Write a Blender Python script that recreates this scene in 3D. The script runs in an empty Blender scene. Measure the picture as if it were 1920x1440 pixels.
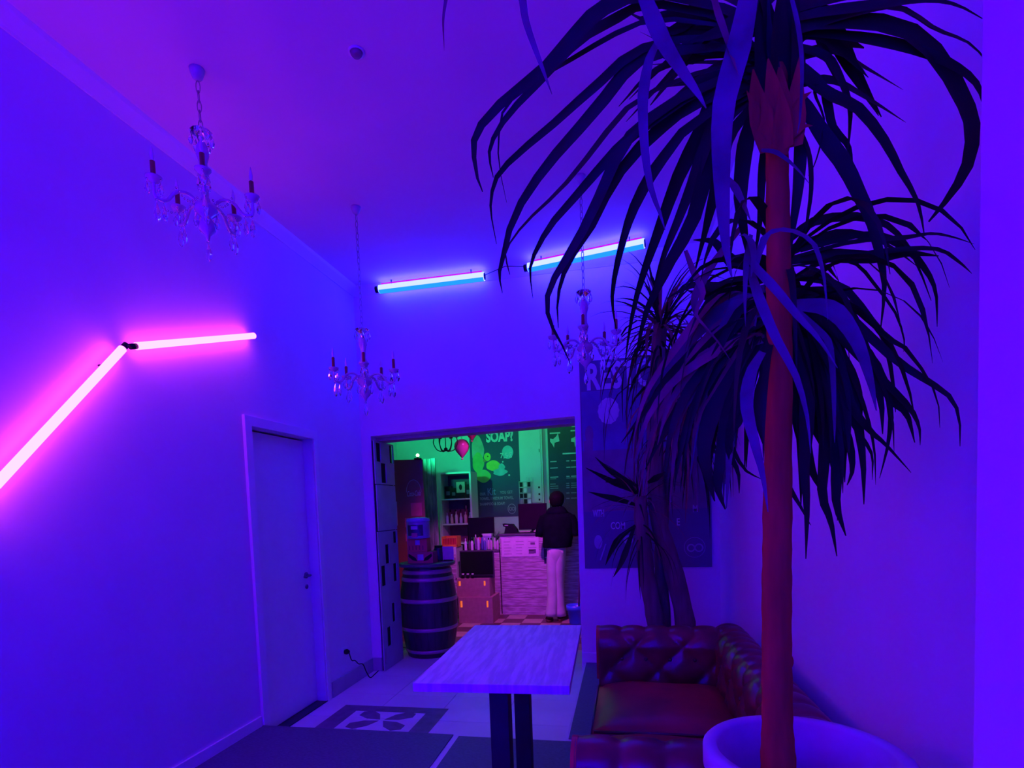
import bpy, bmesh, math, random
import numpy as np
from mathutils import Vector, Matrix

S = bpy.context.scene
COL = S.collection
random.seed(7)
PI = math.pi

# ------------------------------------------------------------------ camera
F_PX, CY_PX = 1035.0, 1012.09
YAW, PITCH, ROLL = -0.20123, -0.05837, -0.03672
EYE = Vector((0, 0, 1.5))
_f = Vector((math.sin(YAW)*math.cos(PITCH), math.cos(YAW)*math.cos(PITCH), math.sin(PITCH)))
_r = Vector((math.cos(YAW), -math.sin(YAW), 0))
_u = _r.cross(_f)
CR = _r*math.cos(ROLL) + _u*math.sin(ROLL)
CU = -_r*math.sin(ROLL) + _u*math.cos(ROLL)
CF = _f
cam = bpy.data.cameras.new('camera')
cam.sensor_width = 36.0
cam.sensor_fit = 'HORIZONTAL'
cam.lens = F_PX/1920*36
cam.shift_y = (CY_PX-720)/1920
cam.clip_start = 0.02
co = bpy.data.objects.new('camera', cam)
co.matrix_world = Matrix(((CR.x, CU.x, -CF.x, EYE.x), (CR.y, CU.y, -CF.y, EYE.y), (CR.z, CU.z, -CF.z, EYE.z), (0, 0, 0, 1)))
COL.objects.link(co)
S.camera = co

# ------------------------------------------------------------------ world / exposure
S.view_settings.view_transform = 'Standard'
S.view_settings.look = 'None'
S.view_settings.gamma = 1.0
S.view_settings.use_curve_mapping = False
S.view_settings.exposure = 0.0
w = bpy.data.worlds.new('night'); S.world = w
w.use_nodes = True
w.node_tree.nodes['Background'].inputs[0].default_value = (0, 0, 0, 1)
w.node_tree.nodes['Background'].inputs[1].default_value = 0.0
BLUE_POWER = 150.0
PINK_POWER = 18.0
BLUE_CORE = 34.0
BLUE_REAR = 205.0
PINK_CORE = 7.0
PINK_REAR = 14.0

# ------------------------------------------------------------------ pixel -> position
def ray(x, y):
    return CR*((x-960)/F_PX) - CU*((y-CY_PX)/F_PX) + CF
def onz(x, y, z=0.0):
    d = ray(x, y); return EYE + d*((z-EYE.z)/d.z)
def onx(x, y, X):
    d = ray(x, y); return EYE + d*(X/d.x)
def at(x, y, Y):
    d = ray(x, y); return EYE + d*(Y/d.y)

# ------------------------------------------------------------------ materials
def srgb(*c):
    return tuple(((v/255)/12.92 if v/255 <= .04045 else ((v/255+.055)/1.055)**2.4) for v in c)
MATS = {}
def mat(name, col, rough=.6, var=.15, scale=8.0, bump=0.0, metal=0.0, stretch=(1, 1, 1), col2=None, spec=.5, detail=4.0, sub=None):
    if name in MATS: return MATS[name]
    m = bpy.data.materials.new(name); m.use_nodes = True
    nt = m.node_tree; N = nt.nodes; L = nt.links
    b = N['Principled BSDF']
    b.inputs['Roughness'].default_value = rough
    b.inputs['Metallic'].default_value = metal
    b.inputs['Specular IOR Level'].default_value = spec
    tc = N.new('ShaderNodeTexCoord'); mp = N.new('ShaderNodeMapping')
    mp.inputs['Scale'].default_value = stretch
    L.new(tc.outputs['Object'], mp.inputs[0])
    no = N.new('ShaderNodeTexNoise'); no.inputs['Scale'].default_value = scale; no.inputs['Detail'].default_value = detail
    L.new(mp.outputs[0], no.inputs['Vector'])
    cr = N.new('ShaderNodeValToRGB')
    c2 = col2 or tuple(c*(1-var) for c in col)
    c1 = col if col2 else tuple(min(1, c*(1+var)) for c in col)
    cr.color_ramp.elements[0].position = .3 if not col2 else .42
    cr.color_ramp.elements[1].position = .7 if not col2 else .6
    cr.color_ramp.elements[0].color = (*c2, 1); cr.color_ramp.elements[1].color = (*c1, 1)
    L.new(no.outputs['Fac'], cr.inputs[0]); L.new(cr.outputs[0], b.inputs['Base Color'])
    if bump:
        bp = N.new('ShaderNodeBump'); bp.inputs['Strength'].default_value = bump; bp.inputs['Distance'].default_value = .01
        L.new(no.outputs['Fac'], bp.inputs['Height']); L.new(bp.outputs[0], b.inputs['Normal'])
    MATS[name] = m
    return m
def emit(name, col, strength):
    if name in MATS: return MATS[name]
    m = bpy.data.materials.new(name); m.use_nodes = True
    N = m.node_tree.nodes; N.clear()
    e = N.new('ShaderNodeEmission'); o = N.new('ShaderNodeOutputMaterial')
    e.inputs[0].default_value = (*col, 1); e.inputs[1].default_value = strength
    m.node_tree.links.new(e.outputs[0], o.inputs[0])
    MATS[name] = m
    return m
def glass(name, col=(1, 1, 1), rough=.02):
    if name in MATS: return MATS[name]
    m = bpy.data.materials.new(name); m.use_nodes = True
    b = m.node_tree.nodes['Principled BSDF']
    b.inputs['Base Color'].default_value = (*col, 1); b.inputs['Roughness'].default_value = rough
    b.inputs['Transmission Weight'].default_value = 1.0; b.inputs['IOR'].default_value = 1.5
    MATS[name] = m
    return m

WALL = mat('wall_paint', (.78, .58, .78), .75, .03, 3, .05)
CEIL = mat('ceiling_paint', (.80, .60, .79), .8, .03, 2, .03)
TRIM = mat('trim_paint', (.80, .70, .79), .5, .03, 5)
TILE = mat('pale_marble_tile', (.74, .70, .74), .35, .10, 2.2, 0, detail=8)
GROUT = mat('grout', (.5, .48, .5), .9)
INLAY = mat('dark_inlay_tile', (.16, .11, .17), .45, .2, 14)
MAT_RUB = mat('dark_rubber_mat', (.10, .12, .14), .55, .35, 60, .2, stretch=(1, 6, 1))
WOODW = mat('whitewashed_wood', (.80, .74, .78), .5, .0, 5, .1, stretch=(9, .9, 1), col2=(.60, .52, .60), detail=7)
WOODC = mat('distressed_counter_wood', (.62, .46, .60), .6, .0, 5, .2, stretch=(1.2, 1, 11), col2=(.36, .22, .32), detail=7)
BLACK = mat('black_metal', (.012, .012, .014), .45, .2, 20)
BLACKP = mat('black_plastic', (.012, .010, .015), .5, .2, 30, spec=.15)
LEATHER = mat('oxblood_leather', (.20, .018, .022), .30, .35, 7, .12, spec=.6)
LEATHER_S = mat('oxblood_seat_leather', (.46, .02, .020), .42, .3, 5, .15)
BUTTON = mat('leather_button', (.09, .012, .018), .35)
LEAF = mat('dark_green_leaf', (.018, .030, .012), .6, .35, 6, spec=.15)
LEAF_LIT = mat('lit_leaf', (.115, .10, .10), .55, .35, 9, spec=.15)  # leaf colour lightened to stand for light falling on the leaf
LEAFD = mat('dry_leaf', (.26, .07, .075), .7, .35, 9, spec=.2)
BARK = mat('palm_bark', (.44, .12, .026), .9, .25, 10, .5, stretch=(3, 3, .5), spec=.08)
BARKD = mat('yucca_bark', (.15, .07, .07), .85, .3, 10, .5, stretch=(3, 3, .5))
POTM = mat('pale_stone_pot', (.54, .46, .54), .6, .12, 9, .1)
SOIL = mat('soil', (.10, .08, .09), .95, .4, 40, .6)
BRASS = mat('silver_chain', (.35, .30, .33), .35, .2, 20, metal=.6)
GLASSY = glass('crystal', (.95, .93, .95), .03)
CANDLE = mat('red_candle_sleeve', (.30, .03, .045), .5)
BULB = mat('candle_bulb', (.75, .65, .75), .2)

# ------------------------------------------------------------------ mesh helpers
def link(o, parent=None):
    COL.objects.link(o)
    if parent is not None: o.parent = parent
    return o
def mesh_obj(name, verts, faces, m, parent=None, smooth=False, loc=None, edges=()):
    me = bpy.data.meshes.new(name)
    me.from_pydata([tuple(v) for v in verts], list(edges), faces)
    me.update()
    if smooth: me.polygons.foreach_set('use_smooth', [True]*len(me.polygons))
    if m: me.materials.append(m)
    o = bpy.data.objects.new(name, me)
    if loc is not None: o.location = loc
    return link(o, parent)
def bm_obj(name, bm, m, parent=None, smooth=False, loc=None):
    bmesh.ops.recalc_face_normals(bm, faces=bm.faces)
    me = bpy.data.meshes.new(name); bm.to_mesh(me); bm.free()
    if smooth: me.polygons.foreach_set('use_smooth', [True]*len(me.polygons))
    if m: me.materials.append(m)
    o = bpy.data.objects.new(name, me)
    if loc is not None: o.location = loc
    return link(o, parent)
def add_box(bm, x0, x1, y0, y1, z0, z1, bev=0.0):
    vs = [bm.verts.new(p) for p in ((x0, y0, z0), (x1, y0, z0), (x1, y1, z0), (x0, y1, z0), (x0, y0, z1), (x1, y0, z1), (x1, y1, z1), (x0, y1, z1))]
    fs = [bm.faces.new([vs[i] for i in f]) for f in ((0, 3, 2, 1), (4, 5, 6, 7), (0, 1, 5, 4), (1, 2, 6, 5), (2, 3, 7, 6), (3, 0, 4, 7))]
    if bev > 0:
        es = {e for f in fs for e in f.edges}
        bmesh.ops.bevel(bm, geom=list(es), offset=bev, segments=2, affect='EDGES', profile=.6)
def box(name, x0, x1, y0, y1, z0, z1, m, parent=None, bev=0.0):
    bm = bmesh.new(); add_box(bm, x0, x1, y0, y1, z0, z1, bev)
    return bm_obj(name, bm, m, parent)
def add_lathe(bm, prof, n=24, c=(0, 0, 0), cap=True):
    rings = []
    for r, z in prof:
        rings.append([bm.verts.new((c[0]+r*math.cos(2*PI*k/n), c[1]+r*math.sin(2*PI*k/n), c[2]+z)) for k in range(n)])
    for a, b in zip(rings, rings[1:]):
        for k in range(n):
            bm.faces.new((a[k], a[(k+1) % n], b[(k+1) % n], b[k]))
    if cap:
        for rg in (rings[0], rings[-1]):
            try: bm.faces.new(rg)
            except ValueError: pass
def lathe(name, prof, m, parent=None, n=24, c=(0, 0, 0), smooth=True, cap=True, loc=None):
    bm = bmesh.new(); add_lathe(bm, prof, n, c, cap)
    return bm_obj(name, bm, m, parent, smooth, loc)
def add_tube(bm, pts, rad, n=8, cap=True):
    pts = [Vector(p) for p in pts]
    if not hasattr(rad, '__len__'): rad = [rad]*len(pts)
    rings = []; up = None
    for i, p in enumerate(pts):
        t = (pts[min(i+1, len(pts)-1)] - pts[max(i-1, 0)]).normalized()
        if up is None:
            up = Vector((0, 0, 1)) if abs(t.z) < .9 else Vector((1, 0, 0))
        s = t.cross(up).normalized(); up = s.cross(t).normalized()
        rings.append([bm.verts.new(p + (s*math.cos(2*PI*k/n) + up*math.sin(2*PI*k/n))*rad[i]) for k in range(n)])
    for a, b in zip(rings, rings[1:]):
        for k in range(n):
            bm.faces.new((a[k], a[(k+1) % n], b[(k+1) % n], b[k]))
    if cap:
        bm.faces.new(rings[0]); bm.faces.new(rings[-1])
def tube(name, pts, rad, m, parent=None, n=8, smooth=True):
    bm = bmesh.new(); add_tube(bm, pts, rad, n)
    return bm_obj(name, bm, m, parent, smooth)
def sphere(name, r, m, parent=None, loc=None, sc=(1, 1, 1), seg=12):
    bm = bmesh.new(); bmesh.ops.create_uvsphere(bm, u_segments=seg, v_segments=max(6, seg//2+2), radius=r)
    for v in bm.verts: v.co = Vector((v.co.x*sc[0], v.co.y*sc[1], v.co.z*sc[2]))
    return bm_obj(name, bm, m, parent, True, loc)
def thing(name, label, cat, loc=(0, 0, 0), rz=0.0, group=None):
    o = bpy.data.objects.new(name, None); o.location = loc; o.rotation_euler = (0, 0, rz)
    o.empty_display_size = .05
    COL.objects.link(o)
    return tag(o, label, cat, group)
def tag(o, label, cat, group=None):
    o['label'] = label; o['category'] = cat
    if group: o['group'] = group
    return o
def struct(o, label=None):
    o['kind'] = 'structure'
    if label: o['label'] = label
    return o
def smoothline(pts, n):
    """Catmull-Rom resample of a list of tuples to n points"""
    P = [np.array(p, float) for p in pts]
    if len(P) == 2: return [P[0]*(1-t)+P[1]*t for t in np.linspace(0, 1, n)]
    P = [2*P[0]-P[1]] + P + [2*P[-1]-P[-2]]
    m = len(P)-3; out = []
    for k in range(n):
        t = k/(n-1)*m; i = min(int(t), m-1); t -= i
        a, b, c, d = P[i:i+4]
        out.append(.5*((2*b)+(c-a)*t+(2*a-5*b+4*c-d)*t*t+(3*b-a-3*c+d)*t**3))
    return out
def rand_copy(o, parent, loc, rot=None, sc=None):
    c = o.copy(); COL.objects.link(c); c.parent = parent; c.location = loc
    if rot is not None: c.rotation_euler = rot
    if sc is not None: c.scale = sc
    return c
def text_obj(name, s, size, m, parent, origin, xdir, zdir, ext=.001, width=None, bold=0.0, align='LEFT', squash=1.0):
    cu = bpy.data.curves.new(name, 'FONT'); cu.body = s; cu.size = size; cu.extrude = ext; cu.offset = bold
    cu.align_x = align; cu.resolution_u = 3
    t = bpy.data.objects.new(name, cu); COL.objects.link(t)
    bpy.context.view_layer.update()
    dg = bpy.context.evaluated_depsgraph_get()
    me = bpy.data.meshes.new_from_object(t.evaluated_get(dg))
    bpy.data.objects.remove(t); bpy.data.curves.remove(cu)
    me.name = name
    xs = [v.co.x for v in me.vertices]
    k = squash
    if width and xs: k = width/(max(xs)-min(xs))
    xd = Vector(xdir).normalized(); zd = Vector(zdir).normalized(); nd = xd.cross(zd)
    for v in me.vertices:
        v.co = Vector(origin) + xd*v.co.x*k + zd*v.co.y + nd*v.co.z
    me.materials.clear(); me.materials.append(m)
    o = bpy.data.objects.new(name, me)
    return link(o, parent)

# ================================================================== ROOM
XL, XR, YB, YF, H = -2.37, .77, 4.79, -2.6, 3.545
PZ = .12                 # platform height
PX, PY = -.37, 3.17      # platform edges
OX0, OX1 = -2.272, -.39   # opening
OZ = 2.225
BT = .24                 # back wall thickness
FX0, FX1, FY1, FH = -3.8, 1.3, 9.0, 3.3     # far room

def floor_tiles():
    fl = struct(box('floor', FX0-.1, FX1+.1, YF-.1, FY1+.2, -.12, -.012, GROUT), 'pale marble tiled floor')
    def tile_mesh(sx, sy, m):
        bm = bmesh.new(); add_box(bm, -sx/2, sx/2, -sy/2, sy/2, -.013, 0, .0018)
        me = bpy.data.meshes.new('tile'); bm.to_mesh(me); bm.free(); me.materials.append(m); return me
    sx, sy = (PX-XL)/4, .5
    me = tile_mesh(sx-.004, sy-.004, TILE)
    y = PY
    for j in range(5):
        for i in range(4):
            o = bpy.data.objects.new('tile', me); o.location = (XL+sx*(i+.5), y+sy*.5, 0); link(o, fl)
        y += sy
    # far room: smaller brown and beige chequer
    ta = tile_mesh(.256, .256, mat('beige_floor_tile', (.42, .27, .26), .4, .15, 6))
    tb = tile_mesh(.256, .256, mat('brown_floor_tile', (.12, .04, .05), .4, .2, 6))
    for i in range(13):
        for j in range(12):
            x = XL-1.05+.26*(i+.5); yy = 5.67+.26*(j+.5)
            if x > .9: continue
            o = bpy.data.objects.new('tile', ta if (i+j) % 2 else tb); o.location = (x, yy, 0); link(o, fl)
    # inlaid dark ornament near the platform
    c = [onz(593, 1362), onz(803, 1374), onz(843, 1328), onz(648, 1323)]
    x0 = (c[0].x+c[3].x)/2; x1 = (c[1].x+c[2].x)/2; y0 = (c[0].y+c[1].y)/2; y1 = (c[2].y+c[3].y)/2
    y0 = max(y0, PY+.12) - .1
    W = x1-x0; Hh = y1-y0
    bm = bmesh.new()
    b = .17*W
    z0, z1 = .0001, .0015
    xi0, xi1, yi0, yi1 = x0+b, x1-b, y0+b*.6, y1-b*.75
    O_ = [(x0, y0), (x1, y0), (x1, y1), (x0, y1)]; I_ = [(xi0, yi0), (xi1, yi0), (xi1, yi1), (xi0, yi1)]
    lo = [[bm.verts.new((*p, z)) for p in P_] for P_ in (O_, I_) for z in (z0, z1)]
    for k in range(4):
        n_ = (k+1) % 4
        bm.faces.new((lo[1][k], lo[1][n_], lo[3][n_], lo[3][k])); bm.faces.new((lo[0][k], lo[0][n_], lo[1][n_], lo[1][k])); bm.faces.new((lo[2][k], lo[2][n_], lo[3][n_], lo[3][k]))
    inl = bm_obj('inlay_border', bm, INLAY, fl)
    cx, cy = (x0+x1)/2, (y0+y1)/2
    def petal(ang, ln, wd):
        bm = bmesh.new(); d = Vector((math.cos(ang), math.sin(ang), 0)); n = Vector((-d.y, d.x, 0)); o = Vector((cx, cy, 0))
        pts = [o+d*.02, o+d*ln*.45+n*wd, o+d*ln*.85+n*wd*1.1, o+d*ln, o+d*ln*.85-n*wd*1.1, o+d*ln*.45-n*wd]
        lo = [bm.verts.new((p.x, p.y, z0)) for p in pts]; hi = [bm.verts.new((p.x, p.y, z1)) for p in pts]
        bm.faces.new(hi)
        for k in range(6): bm.faces.new((lo[k], lo[(k+1) % 6], hi[(k+1) % 6], hi[k]))
        bm_obj('inlay_petal', bm, INLAY, fl)
    for a in (35, 145, 215, 325):
        petal(math.radians(a), W*.30 if a != 90 else Hh*.46, W*.065)
    return fl
floor_tiles()

# platform
bm = bmesh.new()
add_box(bm, XL, XR, YF, PY, 0, PZ, .004); add_box(bm, PX, XR, PY, YB, 0, PZ, .004)
struct(bm_obj('floor_platform', bm, mat('platform_edge_paint', (.72, .68, .72), .45, .05, 6)), 'low platform with pale edges')
def mat_panel(x0, x1, y0, y1, label):
    o = box('rubber_mat', x0, x1, y0, y1, PZ, PZ+.008, MAT_RUB, None, .002)
    tag(o, label, 'mat', 'dark mats on the platform')
    return o
mat_panel(XL+.008, -1.055, YF+.6, PY-.012, 'dark ribbed mat left of the pale strip')
mat_panel(-1.015, XR-.02, YF+.6, PY-.03, 'dark ribbed mat under the table, right of the pale strip')
mat_panel(PX+.018, XR-.02, PY+.012, YB-.02, 'dark mat running past the sofa to the back wall')

# walls
def wall_with_hole(name, axis_boxes, m):
    bm = bmesh.new()
    for b in axis_boxes:
        add_box(bm, *b[:6])
        if len(b) == 7:      # sagging lower edge: right end higher by b[6]
            bm.verts.ensure_lookup_table()
            for v in bm.verts[-8:]:
                if abs(v.co.z-b[4]) < 1e-6 and v.co.x > (b[0]+b[1])/2: v.co.z += b[6]
    return struct(bm_obj(name, bm, m))
DY0, DY1, DZ = 3.215, 3.965, 2.09        # doorway in the left wall
wall_with_hole('wall_left', [(XL-.2, XL, YF, DY0, 0, H), (XL-.2, XL, DY1, YB, 0, H), (XL-.2, XL, DY0, DY1, DZ, H), (XL-.2, XL-.16, DY0, DY1, 0, DZ)], WALL)
wall_with_hole('wall_back', [(XL-.2, OX0, YB, YB+BT, 0, H), (OX1, XR+.2, YB, YB+BT, 0, H), (OX0, OX1, YB, YB+BT, 2.203, H, .056)], WALL)
struct(wall_with_hole('trim_4', [(OX0, OX1, YB+.12, YB+BT+.05, 2.170, 2.29, .048)], mat('header_rail', (.34, .28, .36), .6)), 'dark header rail under the lintel')
struct(box('wall_right', XR, XR+.2, YF, YB, 0, H, WALL))
struct(box('wall_front', XL-.2, XR+.2, YF-.2, YF, 0, H, WALL))
pe = onx(1832, 700, .8); kx = pe.x/pe.y
PYL = 1.04
struct(box('wall_pilaster', kx*PYL, XR, .25, PYL, PZ, H, WALL, None, .004), 'pilaster standing out from the right wall')
struct(box('ceiling', XL-.2, XR+.2, YF-.2, YB+BT, H, H+.15, CEIL))
# cornice
def cornice(name, pts, inward):
    prof = [(0, -.075), (.006, -.075), (.012, -.066), (.03, -.045), (.05, -.02), (.056, -.008), (.06, 0), (0, 0)]
    bm = bmesh.new(); rings = []
    for p in pts:
        rings.append([bm.verts.new((p[0]+inward[0]*a, p[1]+inward[1]*a, H+z)) for a, z in prof])
    n = len(prof)
    for k in range(n): bm.faces.new((rings[0][k], rings[0][(k+1) % n], rings[1][(k+1) % n], rings[1][k]))
    bm.faces.new(rings[0]); bm.faces.new(rings[1])
    struct(bm_obj(name, bm, TRIM))
cornice('trim_1', [(XL, YF), (XL, YB)], (1, 0))
cornice('trim_2', [(XL, YB), (XR, YB)], (0, -1))
cornice('trim_3', [(XR, YF), (XR, YB)], (-1, 0))
BASE = mat('baseboard_tile', (.42, .38, .44), .4, .1, 6)
def board(name, x0, x1, y0, y1, z0, z1, m): return struct(box(name, x0, x1, y0, y1, z0, z1, m, None, .003))
board('baseboard_left', XL, XL+.012, YF, 3.145, PZ, .195, TRIM)
board('baseboard_left_2', XL, XL+.012, 4.04, YB-.012, 0, .13, BASE)
board('baseboard_back', XL, OX0, YB-.012, YB, 0, .13, BASE)
board('baseboard_back_2', OX1+.002, XR, YB-.012, YB, PZ, PZ+.09, TRIM)
board('baseboard_right', XR-.012, XR, YF, YB-.012, PZ, PZ+.09, TRIM)

# door in the left wall
d = bpy.data.objects.new('door_1', None); COL.objects.link(d); struct(d, 'plain white flush door set in a white frame in the left wall')
d.location = (XL, DY0, 0)
def dpart(n, *a, bev=.003): 
    x0, x1, y0, y1, z0, z1, m = a
    return box(n, x0-XL, x1-XL, y0-DY0, y1-DY0, z0, z1, m, d, bev)
leaf = dpart('door_leaf', XL-.12, XL-.08, DY0+.012, DY1-.012, .012, DZ-.012, TRIM)
dpart('casing', XL, XL+.022, DY0-.065, DY0, PZ+.01, DZ+.065, TRIM)
dpart('casing', XL, XL+.012, DY1, DY1+.05, 0, DZ+.065, TRIM)
dpart('casing', XL, XL+.018, DY0, DY1, DZ, DZ+.065, TRIM)
dpart('jamb', XL-.12, XL, DY1-.012, DY1, .0, DZ, TRIM, bev=0)
dpart('jamb', XL-.12, XL, DY0, DY0+.012, .0, DZ, TRIM, bev=0)
dpart('threshold', XL-.13, XL+.003, DY0, DY1, .0, .008, mat('dark_threshold', (.04, .03, .05), .6), bev=.002)
hy = DY1-.075
rose = lathe('handle_rose', [(.0, 0), (.024, 0), (.024, .008), (.0, .008)], mat('dull_grey_metal', (.16, .14, .17), .45), d, 16)
rose.rotation_euler = (0, PI/2, 0); rose.location = (-.08, hy-DY0, 1.03)
hb = bmesh.new(); add_tube(hb, [(-.075, hy-DY0, 1.03), (-.035, hy-DY0, 1.03), (-.03, hy-DY0-.02, 1.03), (-.03, hy-DY0-.10, 1.028)], .008, 8)
bm_obj('lever_handle', hb, mat('dull_grey_metal', (.16, .14, .17), .45), d, True)
kp = lathe('key_plate', [(.0, 0), (.018, 0), (.018, .006), (.0, .006)], mat('dull_grey_metal', (.16, .14, .17), .45), d, 16)
kp.rotation_euler = (0, PI/2, 0); kp.location = (-.08, hy-DY0, .94)

# socket, plug and cable on the left wall
pl = onx(645, 1222, XL)
s = thing('power_cable', 'black plug and cable in the left wall socket, trailing to the floor', 'cable', (XL, pl.y, 0))
box('socket_plate', 0, .008, -.04, .04, pl.z-.04, pl.z+.04, TRIM, s, .003)
lathe('plug', [(0, 0), (.02, 0), (.024, .02), (.014, .04), (0, .042)], BLACKP, s, 12).matrix_local = Matrix.Translation((.008, 0, pl.z)) @ Matrix.Rotation(PI/2, 4, 'Y')
path = [(.045, 0, pl.z), (.05, .03, pl.z-.08), (.045, .1, .22), (.04, .17, .17), (.035, .26, .14), (.05, .29, .06), (.08, .30, .006), (.07, .42, .005), (.06, .54, .005), (.09, .6, .005)]
bmc = bmesh.new(); add_tube(bmc, smoothline(path, 40), .0045, 6); bm_obj('cord', bmc, BLACKP, s, True)

# ================================================================== LIGHT TUBES
WHITE_CORE_P = emit('pink_tube_diffuser', (PINK_CORE, .74, PINK_CORE), 1.0)
WHITE_CORE_B = emit('blue_tube_diffuser', (.70, .84, BLUE_CORE), 1.0)
CYAN_CORE = emit('cyan_tube_lens', (.02, .36, BLUE_CORE), 1.0)
BLUE_PLAIN = emit('added_blue_tube', (.0, .0, BLUE_REAR), 1.0)
PINK_PLAIN = emit('added_pink_tube', (PINK_REAR, .0, PINK_REAR), 1.0)
def light_tube(name, a, b, nrm, kind, label, group, plain=False):
    """white diffuser tube on clips, with an added strip behind it that throws the coloured glow on its surface"""
    nrm = Vector(nrm); a = Vector(a)+nrm*.002; b = Vector(b)+nrm*.002
    t = thing(name, label, 'light tube', a, 0, group)
    L = (b-a).length; d = (b-a).normalized(); s = d.cross(nrm)
    TR_ = .0185 if kind == 'pink' else (.036 if not plain else .0155)
    off = .033+TR_
    bm = bmesh.new(); add_tube(bm, [nrm*off, nrm*off + d*L], TR_, 14)
    bm_obj('diffuser', bm, (PINK_PLAIN if plain else WHITE_CORE_P) if kind == 'pink' else (BLUE_PLAIN if plain else WHITE_CORE_B), t, True)
    if kind == 'blue' and not plain:
        bm = bmesh.new()
        pts = []
        for k in range(6):
            an = PI/2+math.radians(62)*(k/2.5-1)
            pts.append((math.cos(an)*(TR_+.002), math.sin(an)*(TR_+.002)))
        lo = [bm.verts.new(nrm*off + nrm*y + s*x + d*.004) for x, y in pts]; hi = [bm.verts.new(nrm*off + nrm*y + s*x + d*(L-.004)) for x, y in pts]
        for k in range(5): bm.faces.new((lo[k], lo[k+1], hi[k+1], hi[k]))
        bm_obj('lens', bm, CYAN_CORE, t, True)
    col = (1.0, 0, 1.0) if kind == 'pink' else (.004, 0, 1.0)
    pw = PINK_POWER if kind == 'pink' else BLUE_POWER
    bm = bmesh.new(); add_tube(bm, [nrm*.024 + d*.02, nrm*.024 + d*(L-.02)], .005, 6)  # added emitter that carries the tube's coloured glow
    bm_obj('glow_strip', bm, emit('pink_glow' if kind == 'pink' else 'blue_glow', col, pw), t, True)
    for q in (.12, .88):
        bm = bmesh.new(); add_tube(bm, [d*L*q, d*L*q + nrm*.035], .005, 6)
        bm_obj('clip', bm, BLACKP, t, True)
    bm = bmesh.new(); add_tube(bm, [nrm*off - d*.035, nrm*off], TR_*.8, 10); bm_obj('end_cap', bm, BLACKP, t, True)
    bm = bmesh.new(); add_tube(bm, [nrm*off + d*L, nrm*off + d*(L+.006)], TR_*.8, 10); bm_obj('end_cap', bm, BLACKP, t, True)
    return t
PW = 'pink tubes on the left wall'; BW = 'blue tubes on the ceiling'
a1 = onx(238, 651, XL); b1 = onx(462, 631, XL)
light_tube('light_tube', (XL, a1.y, a1.z), (XL, b1.y, b1.z), (1, 0, 0), 'pink', 'glowing pink light tube, the near-level one on the left wall', PW)
a2 = onx(212, 656, XL); b2 = onx(0, 880, XL); dv = (b2-a2).normalized()*1.05
light_tube('light_tube', (XL, a2.y, a2.z), (XL, a2.y+dv.y, a2.z+dv.z), (1, 0, 0), 'pink', 'glowing pink light tube slanting down the left wall to the frame edge', PW)
def ctube(p, q, label):
    A = onz(*p, H); B = onz(*q, H)
    A.y = min(A.y, YB-.09); B.y = min(B.y, YB-.09)
    return light_tube('light_tube', (A.x, A.y, H), (B.x, B.y, H), (0, 0, -1), 'blue', label, BW)
ctube((726, 541), (908, 503), 'blue-white ceiling light tube nearest the far left corner')
ctube((990, 485), (1208, 438), 'blue-white ceiling light tube partly behind the palm leaves')
# unseen tubes added behind the camera to lift the room's light
light_tube('light_tube', (XL, 1.1, 1.65), (XL, .2, 2.1), (1, 0, 0), 'pink', 'added unseen pink light tube slanting up the left wall beside the viewer', PW, True)
light_tube('light_tube', (XL, .1, 2.12), (XL, -.9, 2.05), (1, 0, 0), 'pink', 'added unseen level pink light tube on the left wall behind the viewer', PW, True)
light_tube('light_tube', (XL, -.95, 2.05), (XL, -1.9, 2.4), (1, 0, 0), 'blue', 'added unseen blue light tube rising along the left wall behind the viewer', 'added blue tubes behind the viewer', True)
light_tube('light_tube', (-1.9, -.9, H), (-.9, -1.0, H), (0, 0, -1), 'blue', 'added unseen blue ceiling light tube behind the viewer, left one', BW, True)
light_tube('light_tube', (-.6, -1.1, H), (.4, -1.3, H), (0, 0, -1), 'blue', 'added unseen blue ceiling light tube behind the viewer, right one', BW, True)
light_tube('light_tube', (-1.6, YF, 1.2), (-.8, YF, 1.9), (0, 1, 0), 'blue', 'added unseen blue light tube slanting up the wall behind the viewer', 'added tubes on the front wall', True)
light_tube('light_tube', (-.75, YF, 1.95), (.3, YF, 1.9), (0, 1, 0), 'blue', 'added unseen level blue light tube on the wall behind the viewer', 'added tubes on the front wall', True)
bm = bmesh.new()
A = onz(908, 503, H); B = onz(990, 485, H)
add_tube(bm, [(A.x, min(A.y, YB-.09), H-.062), ((A.x+B.x)/2, (A.y+B.y)/2-.02, H-.03), (B.x, min(B.y, YB-.09), H-.062)], .003, 6)
tag(bm_obj('link_wire', bm, BLACKP, None, True), 'thin wire joining the two blue ceiling tubes', 'wire')
sd = onz(668, 97, H)
o = thing('smoke_detector', 'small dark round detector on the ceiling', 'detector', (sd.x, sd.y, H))
o.scale = (.7, .7, .7)
lathe('body', [(0, -.03), (.025, -.03), (.035, -.018), (.04, 0), (0, 0)], mat('detector_plastic', (.25, .1, .18), .5), o, 16)
lathe('rim', [(.04, -.006), (.052, -.006), (.052, 0), (.04, 0)], TRIM, o, 16, cap=False)

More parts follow.
